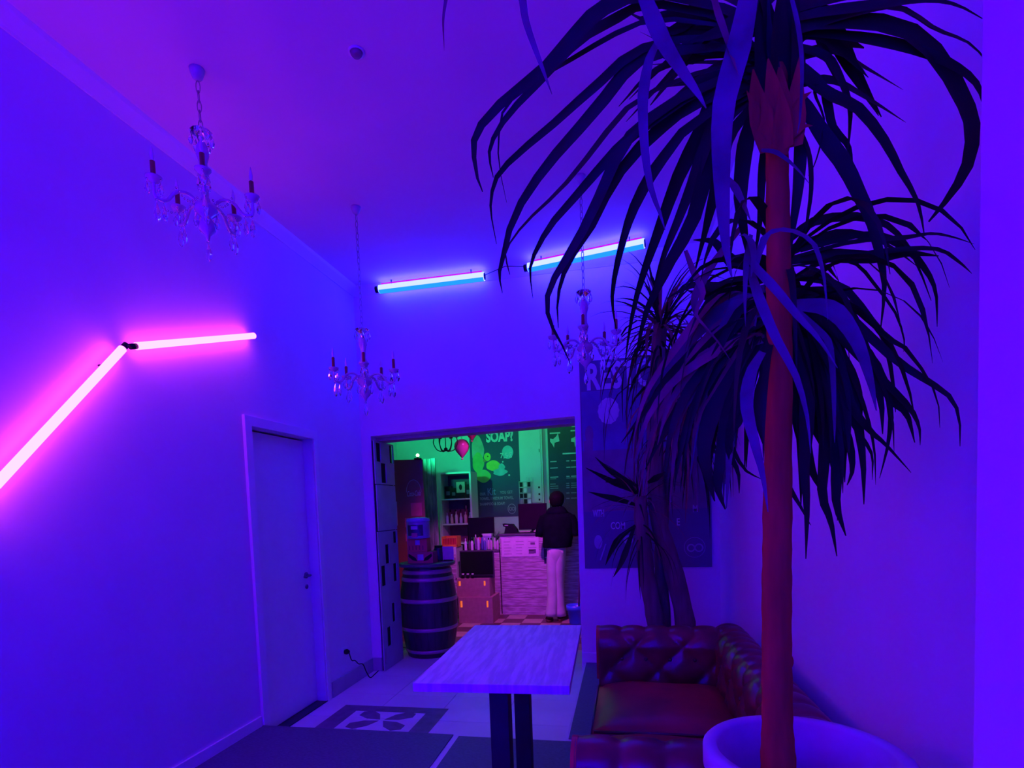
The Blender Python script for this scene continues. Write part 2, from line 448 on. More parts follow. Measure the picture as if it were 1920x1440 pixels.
# ================================================================== CHANDELIERS
def chain(parent, z0, z1, link_len=.05):
    n = max(2, int((z1-z0)/(link_len*.78)))
    bm = bmesh.new()
    pts = [(math.cos(a)*.009, 0, math.sin(a)*link_len*.5) for a in [2*PI*k/12 for k in range(13)]]
    add_tube(bm, pts, .0022, 5, cap=False)
    me = bpy.data.meshes.new('chain_link'); bm.to_mesh(me); bm.free(); me.materials.append(BRASS)
    for k in range(n):
        o = bpy.data.objects.new('chain_link', me); o.location = (0, 0, z0+(z1-z0)*(k+.5)/n); o.rotation_euler = (0, 0, (k % 2)*PI/2)
        o.scale = (1, 1, (z1-z0)/n/(link_len*.78))
        link(o, parent)
def chandelier(pos, drop, R, narm, rot, label, rod=False, sc=1.0):
    """origin at the ceiling canopy; drop = distance from ceiling down to the top crown"""
    t = thing('chandelier', label, 'chandelier', pos, rot, 'crystal chandeliers')
    lathe('canopy', [(0, -.05), (.010, -.05), (.022, -.038), (.030, -.015), (.033, 0), (0, 0)], mat('canopy_paint', (.45, .38, .46), .5), t, 16)
    chain(t, -drop+.0, -.055)
    c = -drop
    # crown, column and bottom ball
    lathe('crown', [(.006, .0), (.03, -.012), (.045, -.004), (.046, -.010), (.02, -.03), (.012, -.05), (.006, -.05)], GLASSY, t, 16)
    col = [(.010, -.05), (.024, -.08), (.028, -.12), (.018, -.16), (.016, -.22), (.026, -.25), (.018, -.29), (.014, -.33), (.022, -.36), (.048, -.385), (.052, -.41), (.02, -.44), (.034, -.47), (.036, -.50), (.012, -.53), (.004, -.56)]
    lathe('column', [(r, z*.88) for r, z in col], mat('milky_glass', (.55, .45, .58), .12, .1, 8, spec=.8), t, 16)
    for o in t.children:
        if o.name.startswith(('crown', 'column')): o.location.z = c
    az = c-.335
    # one of each repeated part
    bm = bmesh.new()
    add_tube(bm, smoothline([(.03, 0, 0), (.07, 0, .03), (.12, 0, .02), (.16, 0, -.03), (R-.005, 0, -.03), (R, 0, .005), (R, 0, .03)], 20), [.0075]*16+[.006]*4, 8)
    arm0 = bpy.data.meshes.new('arm'); bm.to_mesh(arm0); bm.free(); arm0.materials.append(MATS['milky_glass'])
    bm = bmesh.new(); add_lathe(bm, [(.006, 0), (.02, .006), (.033, .022), (.034, .026), (.018, .018), (.012, .024), (.012, .03), (0, .03)], 14)
    cup0 = bpy.data.meshes.new('drip_pan'); bm.to_mesh(cup0); bm.free(); cup0.materials.append(MATS['milky_glass'])
    bm = bmesh.new(); add_lathe(bm, [(.0105, 0), (.0105, .062), (.004, .066)], 12)
    can0 = bpy.data.meshes.new('candle_sleeve'); bm.to_mesh(can0); bm.free(); can0.materials.append(CANDLE)
    bm = bmesh.new(); add_lathe(bm, [(.004, 0), (.008, .012), (.009, .022), (.005, .042), (.0012, .062)], 10)
    bul0 = bpy.data.meshes.new('bulb'); bm.to_mesh(bul0); bm.free(); bul0.materials.append(BULB)
    bm = bmesh.new(); add_lathe(bm, [(.001, 0), (.005, -.006), (.001, -.012)], 6); add_lathe(bm, [(.0008, -.012), (.007, -.03), (.0095, -.042), (.006, -.055), (.0005, -.062)], 6)
    dro0 = bpy.data.meshes.new('crystal_drop'); bm.to_mesh(dro0); bm.free(); dro0.materials.append(GLASSY)
    bm = bmesh.new()
    for k in range(9):
        u = (k+.5)/9; x = .045+(R-.06)*u; z = -.04*math.sin(PI*u)+.03*(1-u)
        bmesh.ops.create_icosphere(bm, subdivisions=1, radius=.0055, matrix=Matrix.Translation((x, 0, z)))
    gar0 = bpy.data.meshes.new('bead_garland'); bm.to_mesh(gar0); bm.free(); gar0.materials.append(GLASSY)
    for me in (arm0, cup0, can0, bul0): me.polygons.foreach_set('use_smooth', [True]*len(me.polygons))
    for k in range(narm):
        a = 2*PI*k/narm
        ca, sa = math.cos(a), math.sin(a)
        arm = bpy.data.objects.new('arm', arm0); arm.location = (0, 0, az); arm.rotation_euler = (0, 0, a); link(arm, t)
        cup = bpy.data.objects.new('drip_pan', cup0); cup.location = (R, 0, .028); link(cup, arm)
        can = bpy.data.objects.new('candle_sleeve', can0); can.location = (R, 0, .058); link(can, arm)
        bu = bpy.data.objects.new('bulb', bul0); bu.location = (R, 0, .124); link(bu, arm)
        for (dx, dy, dz) in ((R+.026, 0, .045), (R-.022, .018, .045), (R-.022, -.018, .045), (.17, 0, -.035)):
            dp = bpy.data.objects.new('crystal_drop', dro0); dp.location = (dx, dy, dz); dp.scale = (1.2, 1.2, 1.2 if dx > .18 else 1.5); link(dp, arm)
        if R > .17:
            dp = bpy.data.objects.new('crystal_drop', dro0); dp.location = (R*.97, 0, -.03); dp.scale = (1.5, 1.5, 1.7); link(dp, arm)
        g = bpy.data.objects.new('bead_garland', gar0); g.location = (0, 0, az-.01); g.rotation_euler = (0, 0, a+PI/narm); link(g, t)
        dp = bpy.data.objects.new('crystal_drop', dro0); dp.location = (.045*ca, .045*sa, c-.355); dp.scale = (1.3, 1.3, 1.4); link(dp, t)
        dp = bpy.data.objects.new('crystal_drop', dro0); dp.location = (.045*ca, .045*sa, c-.005); dp.scale = (1.2, 1.2, 1.2); link(dp, t)
    f = bpy.data.objects.new('finial_drop', dro0); f.location = (0, 0, c-.485); f.scale = (1.6, 1.6, 1.6); link(f, t)
    return t
p = onz(369, 130, H)
chandelier((p.x, p.y, H), .27, .205, 5, math.radians(20), 'crystal chandelier nearest the viewer, above the slanting pink tube')
p = onz(667, 388, H)
chandelier((p.x, p.y, H), .80, .205, 5, math.radians(80), 'crystal chandelier hanging before the far left corner')
p = onz(1088, 330, H)
chandelier((p.x, p.y, H), .70, .205, 5, math.radians(55), 'crystal chandelier half hidden behind the palm leaves')

# ================================================================== TABLE
TZ = PZ+.75
cs = [onz(772.6, 1283.5, TZ), onz(1067, 1283.5, TZ), onz(1091, 1172, TZ), onz(890, 1172, TZ)]
ctr = sum(cs, Vector())/4
wid = ((cs[1]-cs[0]).length+(cs[2]-cs[3]).length)/2; ln = ((cs[3]-cs[0]).length+(cs[2]-cs[1]).length)/2
ax = ((cs[3]-cs[0])+(cs[2]-cs[1])).normalized()
ang = math.atan2(ax.y, ax.x)-PI/2
t = thing('table', 'narrow whitewashed plank table on black columns', 'table', (ctr.x, ctr.y, PZ+.008), ang)
npl = 5
for k in range(npl):
    x0 = -wid/2+wid*k/npl; x1 = x0+wid/npl
    box('plank', x0+.0002, x1-.0002, -ln/2, ln/2, .75-.008-.032, .75-.008, WOODW, t, .0006)
for yy in (-ln/2+.10, ln/2-.10): box('batten', -wid/2+.05, wid/2-.05, yy-.03, yy+.03, .75-.008-.055, .75-.008-.033, BLACK, t, .002)
fr = at(938, 1300, 2.0); re = at(980, 1300, 2.5)
inv = Matrix.Rotation(-ang, 3, 'Z')
for q, w2 in ((fr, .036), (re, .036)):
    l = inv @ Vector((q.x-ctr.x, q.y-ctr.y, 0))
    box('column', l.x-w2, l.x+w2, l.y-w2, l.y+w2, .02, .75-.056, BLACK, t, .003)
    box('foot', l.x-.21, l.x+.21, l.y-.04, l.y+.04, 0, .025, BLACK, t, .004)

# ================================================================== SOFA
def sofa():
    x0, x1, y0, y1 = -.165, .735, 1.548, 3.46
    zb = PZ+.008
    t = thing('sofa', 'oxblood leather buttoned sofa with rolled arms against the right wall', 'sofa', (x0, y0, zb))
    W = x1-x0; L = y1-y0; HT = .675
    AT = .25   # arm / back thickness
    # base
    box('base', .03, W-.02, .03, L-.03, .07, .27, LEATHER, t, .012)
    for (fx, fy) in ((.08, .08), (W-.08, .08), (.08, L-.08), (W-.08, L-.08)):
        lathe('foot', [(.022, 0), (.032, .02), (.034, .05), (.028, .07), (0, .07)], mat('dark_foot_wood', (.05, .02, .015), .4), t, 14, (fx, fy, 0))
    # cushions
    cl = (L-2*AT+.04)/2
    for k in range(2):
        bm = bmesh.new(); n = 14
        ya = AT-.02+cl*k; xa, xb = -.004, W-AT+.04
        top = []
        for i in range(n+1):
            row = []
            for j in range(n+1):
                u, v = i/n, j/n
                puff = (1-(2*u-1)**4)*(1-(2*v-1)**6)
                row.append(bm.verts.new((xa+(xb-xa)*u, ya+.004+(cl-.008)*v, .31+(.056 if k else .048)*puff**.7 + .018*math.sin(PI*u)*math.sin(PI*v) + .004*math.sin(9*u+5*v+k))))
            top.append(row)
        for i in range(n):
            for j in range(n): bm.faces.new((top[i][j], top[i+1][j], top[i+1][j+1], top[i][j+1]))
        ring = [top[i][0] for i in range(n+1)]+[top[n][j] for j in range(1, n+1)]+[top[i][n] for i in range(n-1, -1, -1)]+[top[0][j] for j in range(n-1, 0, -1)]
        prev = ring
        cx_, cy_ = (xa+xb)/2, ya+cl/2
        for (zz, e) in ((.305, .004), (.29, .006), (.27, .0)):
            nr = [bm.verts.new((v.co.x+e*(1 if v.co.x > cx_ else -1)*(abs(v.co.x-cx_)/(xb-xa)*2)**8, v.co.y, zz)) for v in ring]
            for a in range(len(ring)): bm.faces.new((prev[a], nr[a], nr[(a+1) % len(ring)], prev[(a+1) % len(ring)]))
            prev = nr
        bm.faces.new(prev)
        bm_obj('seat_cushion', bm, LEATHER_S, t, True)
        if k: tube('piping', [(xa+.01, ya+.006, .325), ((xa+xb)/2, ya+.006, .328), (xb-.01, ya+.006, .325)], .007, BUTTON, t, 6)
        tube('piping', [(xa-.001, ya+.01, .308), (xa-.004, ya+cl*.5, .310), (xa-.001, ya+cl-.01, .308)], .006, BUTTON, t, 6)
    # rolled profile: s from inner foot, up the inner face, over the roll, down the outer face (a = outwards, z)
    prof = [(0, .27), (-.004, .33), (-.006, .39), (-.004, .45), (.0, .50), (-.004, .54)]
    rc, rr = (.105, .545), .10
    for k in range(1, 12):
        an = PI - k*(PI*1.25/11)
        prof.append((rc[0]+math.cos(an)*rr*1.06, rc[1]+math.sin(an)*rr))
    prof += [(.165, .45), (.155, .28), (.155, .10)]
    # smooth resample
    PP = smoothline(prof, 56)
    def panel(name, length, org, out, along, sp=.135, hole=True):
        bm = bmesh.new(); NL = int(length/.0125); rows = []
        out = Vector(out); along = Vector(along); up = Vector((0, 0, 1)); org = Vector(org)
        btn = []
        for i in range(NL+1):
            l = length*i/NL; row = []
            for j, (a, z) in enumerate(PP):
                s = j/(len(PP)-1)
                ja, jb = PP[max(j-1, 0)], PP[min(j+1, len(PP)-1)]
                tx, tz = jb[0]-ja[0], jb[1]-ja[1]; m = math.hypot(tx, tz) or 1
                nx, nz = -tz/m, tx/m      # outward from the padding
                # distance to the diamond of folds on the inner face
                e = 0
                fade = min(1, min(l, length-l)/.05)
                if j < 22:
                    v = (z-.27)/.135; u = l/sp
                    f1 = abs(((u+v)/2+.25) % 1-.5)*2; f2 = abs(((u-v)/2+.25) % 1-.5)*2
                    f1 = 1-f1; f2 = 1-f2
                    d = min(1-abs(1-2*min(f1, 1)) if False else f1, f2)
                    e = .026*(1-math.exp(-d*4.0)) - .02
                elif j < 44:
                    u = l/sp; f = abs((u+.5) % 1-.5)*2
                    e = .016*(1-math.exp(-f*3.5))-.012
                e *= fade
                p = org + along*l + out*(a+nx*e) + up*(z+nz*e)
                row.append(bm.verts.new(p))
            rows.append(row)
        for i in range(NL):
            for j in range(len(PP)-1): bm.faces.new((rows[i][j], rows[i+1][j], rows[i+1][j+1], rows[i][j+1]))
        for row in (rows[0], rows[-1]):
            bm.faces.new(row)
        return bm_obj(name, bm, LEATHER, t, True)
    bmn = bmesh.new(); bmesh.ops.create_uvsphere(bmn, u_segments=8, v_segments=6, radius=.011)
    bme = bpy.data.meshes.new('button'); bmn.to_mesh(bme); bmn.free(); bme.materials.append(BUTTON); bme.polygons.foreach_set('use_smooth', [True]*len(bme.polygons))
    def buttons(parent, length, org, out, along, sp=.135):
        out = Vector(out); along = Vector(along); org = Vector(org)
        for r, z in ((0, .335), (1, .47)):
            k = 0
            while True:
                l = sp*(k+(.5 if r == 0 else 1.0)); k += 1
                if l > length-.05: break
                if l < .05: continue
                o = bpy.data.objects.new('button', bme); o.location = org+along*l+out*(.012)+Vector((0, 0, z)); link(o, parent)
    # far arm: inner face looks back towards the viewer
    A = panel('far_arm', W-.10, (0.0, L-AT, 0), (0, 1, 0), (1, 0, 0)); buttons(A, W-.10, (0, L-AT, 0), (0, 1, 0), (1, 0, 0))
    B = panel('near_arm', W-.10, (0.0, AT, 0), (0, -1, 0), (1, 0, 0)); buttons(B, W-.10, (0, AT, 0), (0, -1, 0), (1, 0, 0))
    C = panel('backrest', L-.1, (W-AT, .05, 0), (1, 0, 0), (0, 1, 0), .125); buttons(C, L-.1, (W-AT, .05, 0), (1, 0, 0), (0, 1, 0), .125)
    A['label'] = 'buttoned far arm'; B['label'] = 'rolled near arm'; C['label'] = 'buttoned backrest with pleated roll'
    # scroll faces on the arm fronts
    for yy, sgn in ((L-AT, 1), (AT, -1)):
        bm = bmesh.new(); pts = [(a, z) for a, z in PP[4:48]]
        lo = [bm.verts.new((-.012, yy+sgn*(a*.9+.008), z)) for a, z in pts]; hi = [bm.verts.new((.006, yy+sgn*a, z)) for a, z in pts]
        n = len(pts)
        bm.faces.new(lo)
        for k in range(n): bm.faces.new((lo[k], lo[(k+1) % n], hi[(k+1) % n], hi[k]))
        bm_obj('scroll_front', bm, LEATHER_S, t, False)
        box('arm_post', .0, .10, yy+sgn*.01 if sgn > 0 else yy-.15, yy+.15 if sgn > 0 else yy-.01, .08, .5, LEATHER, t, .01)
    box('back_panel', W-.09, W-.005, .06, L-.06, .08, .5, LEATHER, t, .01)
sofa()

# ================================================================== PLANTS
def leaf_strip(name, pts, widths, m, parent, up_hint=Vector((0, -1, .3)), fold=.25, twist=0.0):
    n = len(pts); V = []; Fc = []
    for i, p in enumerate(pts):
        t = (pts[min(i+1, n-1)]-pts[max(i-1, 0)]).normalized()
        s = t.cross(up_hint)
        if s.length < .05: s = t.cross(Vector((1, 0, 0)))
        s.normalize(); nn = s.cross(t)
        a = twist*i/n
        s2 = s*math.cos(a)+nn*math.sin(a); n2 = -s*math.sin(a)+nn*math.cos(a)
        hw = widths[i]/2
        V += [p-s2*hw+n2*hw*fold, p, p+s2*hw+n2*hw*fold]
    for i in range(n-1):
        a = i*3
        Fc += [(a, a+1, a+4, a+3), (a+1, a+2, a+5, a+4)]
    return mesh_obj(name, V, Fc, m, parent, True)
def taper(n, w, tip=.06, root=.55, peak=.3):
    out = []
    for i in range(n):
        u = i/(n-1)
        k = root+(1-root)*min(1, u/peak) if u < peak else 1-(1-tip)*((u-peak)/(1-peak))**1.3
        out.append(w*k)
    return out
def traced(parent, org, px, Y0, Y1, wpx, m, n=13, twist=0.0, peak=.3, root=.55, xmax=.745):
    """leaf whose course is read off the photograph; it leaves the crown at depth Y0 and its tip hangs at depth Y1"""
    P = smoothline(px, n); pts = []
    for i, (x, y) in enumerate(P):
        u = i/(n-1); Y = Y0+(Y1-Y0)*u**1.3
        q = at(x, y, Y)
        if q.x > xmax: q.x = xmax-.002*i
        pts.append(q-org)
    dist = (at(px[0][0], px[0][1], (Y0+Y1)/2)-EYE).dot(CF)
    nrm = -CF + Vector((random.uniform(-.5, .5), 0, random.uniform(-.3, .6)))
    return leaf_strip('leaf', pts, taper(n, wpx*dist/F_PX*1.14, peak=peak, root=root), m, parent, nrm, random.uniform(.1, .35), twist)
def grown(parent, org, az, el, ln, w, droop, m, n=9, xmax=.74, ymax=4.75, curl=0.0, ymin=None, c=Vector((0, 0, 0))):
    d = Vector((math.cos(az)*math.cos(el), math.sin(az)*math.cos(el), math.sin(el)))
    p = Vector((0, 0, 0)); pts = [p.copy()]; st = ln/(n-1); v = d.copy()
    side = Vector((-math.sin(az), math.cos(az), 0))
    for i in range(n-1):
        p = p+v*st
        q = org+c+p
        if q.x > xmax: p.x -= q.x-xmax; v.x *= .2
        if q.y > ymax: p.y -= q.y-ymax; v.y *= .2
        if ymin and q.y < ymin: p.y += ymin-q.y; v.y *= .2
        pts.append(p.copy())
        v = (v+Vector((0, 0, -droop*st*(.5+i*.22)))+side*curl*st).normalized()
    nv = Vector((math.cos(az)*-math.sin(el), math.sin(az)*-math.sin(el), math.cos(el)))+Vector((random.uniform(-.3, .3), random.uniform(-.3, .3), 0))
    pts = [q+c for q in pts]
    return leaf_strip('leaf', pts, taper(n, w), m, parent, nv, random.uniform(.1, .35), random.uniform(-.5, .5))

PYP = 1.32       # depth of the big palm's stem
POT_C, POT_R, POT_Z = (.392, 1.341), .220, .92
pot = thing('plant_pot', 'large pale round planter in the right foreground', 'pot', (POT_C[0], POT_C[1], PZ+.008))
hz = POT_Z-PZ-.008
lathe('body', [(0, 0), (.145, 0), (.150, .01), (.175, hz*.4), (.200, hz*.8), (.214, hz-.06), (POT_R, hz-.05), (POT_R, hz-.006), (POT_R-.006, hz), (POT_R-.030, hz), (POT_R-.034, hz-.008), (POT_R-.042, hz-.10), (.15, hz-.3), (.05, hz-.32), (0, hz-.32)], POTM, pot, 56)
lathe('soil', [(0, hz-.165), (.06, hz-.16), (.12, hz-.168), (POT_R-.046, hz-.17), (POT_R-.05, hz-.19), (0, hz-.19)], SOIL, pot, 40)

stem_px = [(1459, 1440), (1457, 1330), (1456, 1150), (1457, 1000), (1459, 800), (1461, 600), (1459, 450), (1457, 300), (1456, 180), (1455, 110)]
sw = [62, 54, 52, 51, 48, 45, 42, 40, 40, 36]
base = at(1459, 1440, PYP)
palm = thing('potted_palm', 'tall palm with a red-brown stem and long drooping dark leaves in the foreground planter', 'plant', (base.x, base.y, POT_Z-.165))
PO = Vector((base.x, base.y, POT_Z-.165))
pts = []; rads = []
for (x, y), wv in zip(stem_px, sw):
    q = at(x, y, PYP); pts.append(q-PO); rads.append(wv/2*(q-EYE).dot(CF)/F_PX)
pts.insert(0, Vector((pts[0].x, pts[0].y, -.03))); rads.insert(0, rads[0]*1.1)
bm = bmesh.new()
PR = smoothline([(*p, r) for p, r in zip(pts, rads)], 90)
add_tube(bm, [p[:3] for p in PR], [p[3]*(1+.025*math.sin(i*1.9)+.015*math.sin(i*.7)) for i, p in enumerate(PR)], 16)
bm_obj('stem', bm, BARK, palm, True)
for (x, y) in ((1479, 1240), (1437, 1080)):
    q = at(x, y, PYP)-PO
    sphere('stem_knot', .010, BARK, palm, q, (1, 1, 1.8), 10)
# dry sheaths round the top of the stem
sheaths = [((1440, 285), (1420, 200), (1412, 130), 38), ((1470, 280), (1452, 190), (1440, 110), 40), ((1490, 275), (1492, 190), (1500, 105), 34), ((1462, 290), (1470, 210), (1466, 130), 36), ((1430, 270), (1440, 230), (1425, 160), 34), ((1478, 262), (1505, 240), (1524, 236), 14), ((1480, 230), (1500, 190), (1522, 172), 16), ((1445, 262), (1420, 215), (1400, 170), 20)]
for a, b, c, wv in sheaths:
    o = traced(palm, PO, [a, b, c], PYP-.028, PYP-.045, wv, BARK, 7, 0, .25, .7); o.name = 'dry_sheath'
top_leaves = [
 ([(1440,60),(1330,10),(1220,-8),(1153,8),(1115,30),(1088,56),(1026,127),(982,162),(923,211),(893,252),(888,284),(894,330),(905,360)], -.10, 28, 0),
 ([(1440,70),(1300,20),(1210,12),(1169,30),(1099,68),(1058,104),(1020,146),(972,195),(939,236),(920,273),(918,300),(925,333)], .05, 20, 0),
 ([(1430,70),(1310,40),(1213,40),(1145,68),(1091,100),(1026,137),(982,166),(945,205),(935,260),(936,310),(950,380)], .1, 9, 0),
 ([(1440,90),(1320,70),(1240,82),(1183,102),(1140,141),(1091,184),(1037,233),(982,279),(942,317),(926,344),(920,379),(921,405),(931,458)], 0, 16, 0),
 ([(1440,100),(1340,90),(1242,100),(1194,118),(1158,152),(1118,206),(1064,265),(1023,314),(988,363),(960,415),(946,470),(937,505),(937,525),(942,550)], .05, 22, 0),
 ([(1440,120),(1360,125),(1280,150),(1199,188),(1153,233),(1107,292),(1064,344),(1026,382),(990,415),(965,445),(950,470),(950,490),(956,515)], .12, 22, 0),
 ([(1440,130),(1380,140),(1307,173),(1240,215),(1186,255),(1142,296),(1094,352),(1042,410),(1015,450),(996,491),(994,518),(999,559)], .15, 19, 0),
 ([(1430,140),(1350,150),(1264,190),(1210,230),(1172,268),(1140,330),(1110,400),(1075,464),(1048,507),(1029,545),(1026,580),(1034,610),(1053,645),(1070,683)], .2, 20, 0),
 ([(1435,150),(1390,160),(1340,178),(1280,208),(1242,238),(1186,292),(1145,350),(1113,418),(1070,485),(1053,526),(1045,567),(1047,615)], .2, 22, 0),
 ([(1430,150),(1380,165),(1334,192),(1307,260),(1278,315),(1253,379),(1228,450),(1210,500),(1192,560),(1180,620),(1172,680)], .25, 26, 0),
 ([(1420,160),(1300,230),(1240,300),(1210,345),(1185,395),(1170,440),(1155,500),(1147,553),(1150,590),(1156,621)], .15, 20, 0),
 ([(1430,180),(1385,200),(1345,250),(1322,330),(1297,418),(1262,480),(1240,526),(1215,575),(1200,630),(1190,690)], .3, 26, 0),
 ([(1420,170),(1350,210),(1320,280),(1298,345),(1272,412),(1248,470),(1232,520),(1222,560)], .25, 20, 0),
 ([(1425,190),(1405,240),(1394,290),(1387,371),(1392,420),(1400,465),(1412,520)], .1, 27, 0),
 ([(1440,230),(1432,285),(1427,340),(1425,400),(1420,450),(1405,520)], .08, 15, 0),
 ([(1410,200),(1365,260),(1345,340),(1330,400),(1318,450),(1300,520)], .2, 22, 0),
 ([(1400,170),(1360,200),(1310,300),(1290,360),(1275,420)], .22, 16, 0),
 ([(1470,70),(1507,50),(1590,44),(1687,58),(1752,107),(1804,194),(1820,245),(1813,307),(1784,362),(1741,416)], -.07, 46, 0),
 ([(1470,40),(1540,25),(1623,14),(1720,2),(1790,10),(1850,40)], -.08, 24, 0),
 ([(1500,60),(1590,30),(1681,19),(1752,58),(1817,84),(1870,140)], -.07, 28, 0),
 ([(1480,130),(1507,148),(1558,183),(1607,207),(1655,265),(1687,323),(1720,381),(1733,442)], .05, 25, 0),
 ([(1490,180),(1507,196),(1545,258),(1581,307),(1610,365),(1632,412),(1651,488),(1658,542),(1651,618)], .08, 26, 0),
 ([(1490,110),(1539,155),(1552,200),(1562,240),(1588,270),(1596,300),(1596,326)], .1, 14, 0),
 ([(1500,90),(1545,107),(1568,139),(1590,194),(1592,240),(1588,300)], .05, 22, 0),
 ([(1490,230),(1500,274),(1496,355),(1486,430),(1482,475)], .05, 20, 0),
 ([(1500,240),(1516,290),(1520,355),(1512,420),(1509,455)], .05, 12, 0),
 ([(1500,150),(1525,165),(1528,180),(1545,230),(1530,300),(1515,330)], .02, 8, 0),
 ([(1470,20),(1560,-10),(1650,-20),(1760,-30)], .1, 30, 0), ([(1480,60),(1600,70),(1700,90),(1780,120),(1832,160),(1850,220)], -.06, 22, 0),
 ([(1440,40),(1380,0),(1300,-20),(1200,-30)], .1, 34, 0), ([(1430,90),(1330,110),(1270,95),(1200,60)], .1, 30, 0),
 ([(1420,60),(1360,40),(1290,45),(1230,70)], .06, 34, 0), ([(1420,110),(1350,100),(1290,110),(1220,140),(1160,200)], .08, 26, 0),
 ([(1450,-10),(1400,30),(1350,60),(1290,80)], -.02, 34, 0), ([(1470,0),(1520,30),(1570,70),(1620,90)], .05, 40, 0),
 ([(1445,215),(1436,130),(1430,40),(1440,-60)], -.07, 40, 0), ([(1470,190),(1462,120),(1460,40),(1470,-60)], -.08, 46, 0), ([(1490,200),(1494,120),(1490,40),(1500,-60)], -.06, 36, 0), ([(1455,160),(1445,80),(1435,10),(1400,-60)], -.09, 40, 0), ([(1480,150),(1480,80),(1470,0),(1460,-60)], -.09, 40, 0),
 # leaves hanging in front, coloured paler where light catches them
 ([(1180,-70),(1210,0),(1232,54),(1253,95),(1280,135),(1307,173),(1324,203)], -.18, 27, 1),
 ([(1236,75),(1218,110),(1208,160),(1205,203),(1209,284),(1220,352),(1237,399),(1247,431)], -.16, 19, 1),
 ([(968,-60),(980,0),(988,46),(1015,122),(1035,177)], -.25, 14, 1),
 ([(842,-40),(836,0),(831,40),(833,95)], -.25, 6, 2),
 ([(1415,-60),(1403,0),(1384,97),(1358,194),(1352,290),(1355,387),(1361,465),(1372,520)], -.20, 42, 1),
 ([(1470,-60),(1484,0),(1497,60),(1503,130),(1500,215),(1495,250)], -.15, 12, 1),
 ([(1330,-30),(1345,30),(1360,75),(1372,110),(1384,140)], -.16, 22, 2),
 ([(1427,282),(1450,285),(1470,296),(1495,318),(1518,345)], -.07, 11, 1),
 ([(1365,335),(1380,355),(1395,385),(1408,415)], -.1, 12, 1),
]
for k in range(26):
    left = k % 13 < 9
    x0_, y0_ = random.uniform(1410, 1450) if left else random.uniform(1475, 1500), random.uniform(40, 170)
    xe = random.uniform(1170, 1330) if left else random.uniform(1560, 1700); ye = random.uniform(10, 240)
    top_leaves.append(([(x0_, y0_), ((x0_*2+xe)/3, min(y0_, ye)-random.uniform(0, 30)), ((x0_+xe*2)/3, (y0_+ye)/2-10), (xe, ye)], random.uniform(.04, .22), random.uniform(18, 34), 0))
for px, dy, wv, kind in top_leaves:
    m = (LEAF, LEAF_LIT, LEAFD)[kind]
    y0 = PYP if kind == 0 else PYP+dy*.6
    traced(palm, PO, px, y0, PYP+dy, wv, m, 15, random.uniform(-.25, .25))
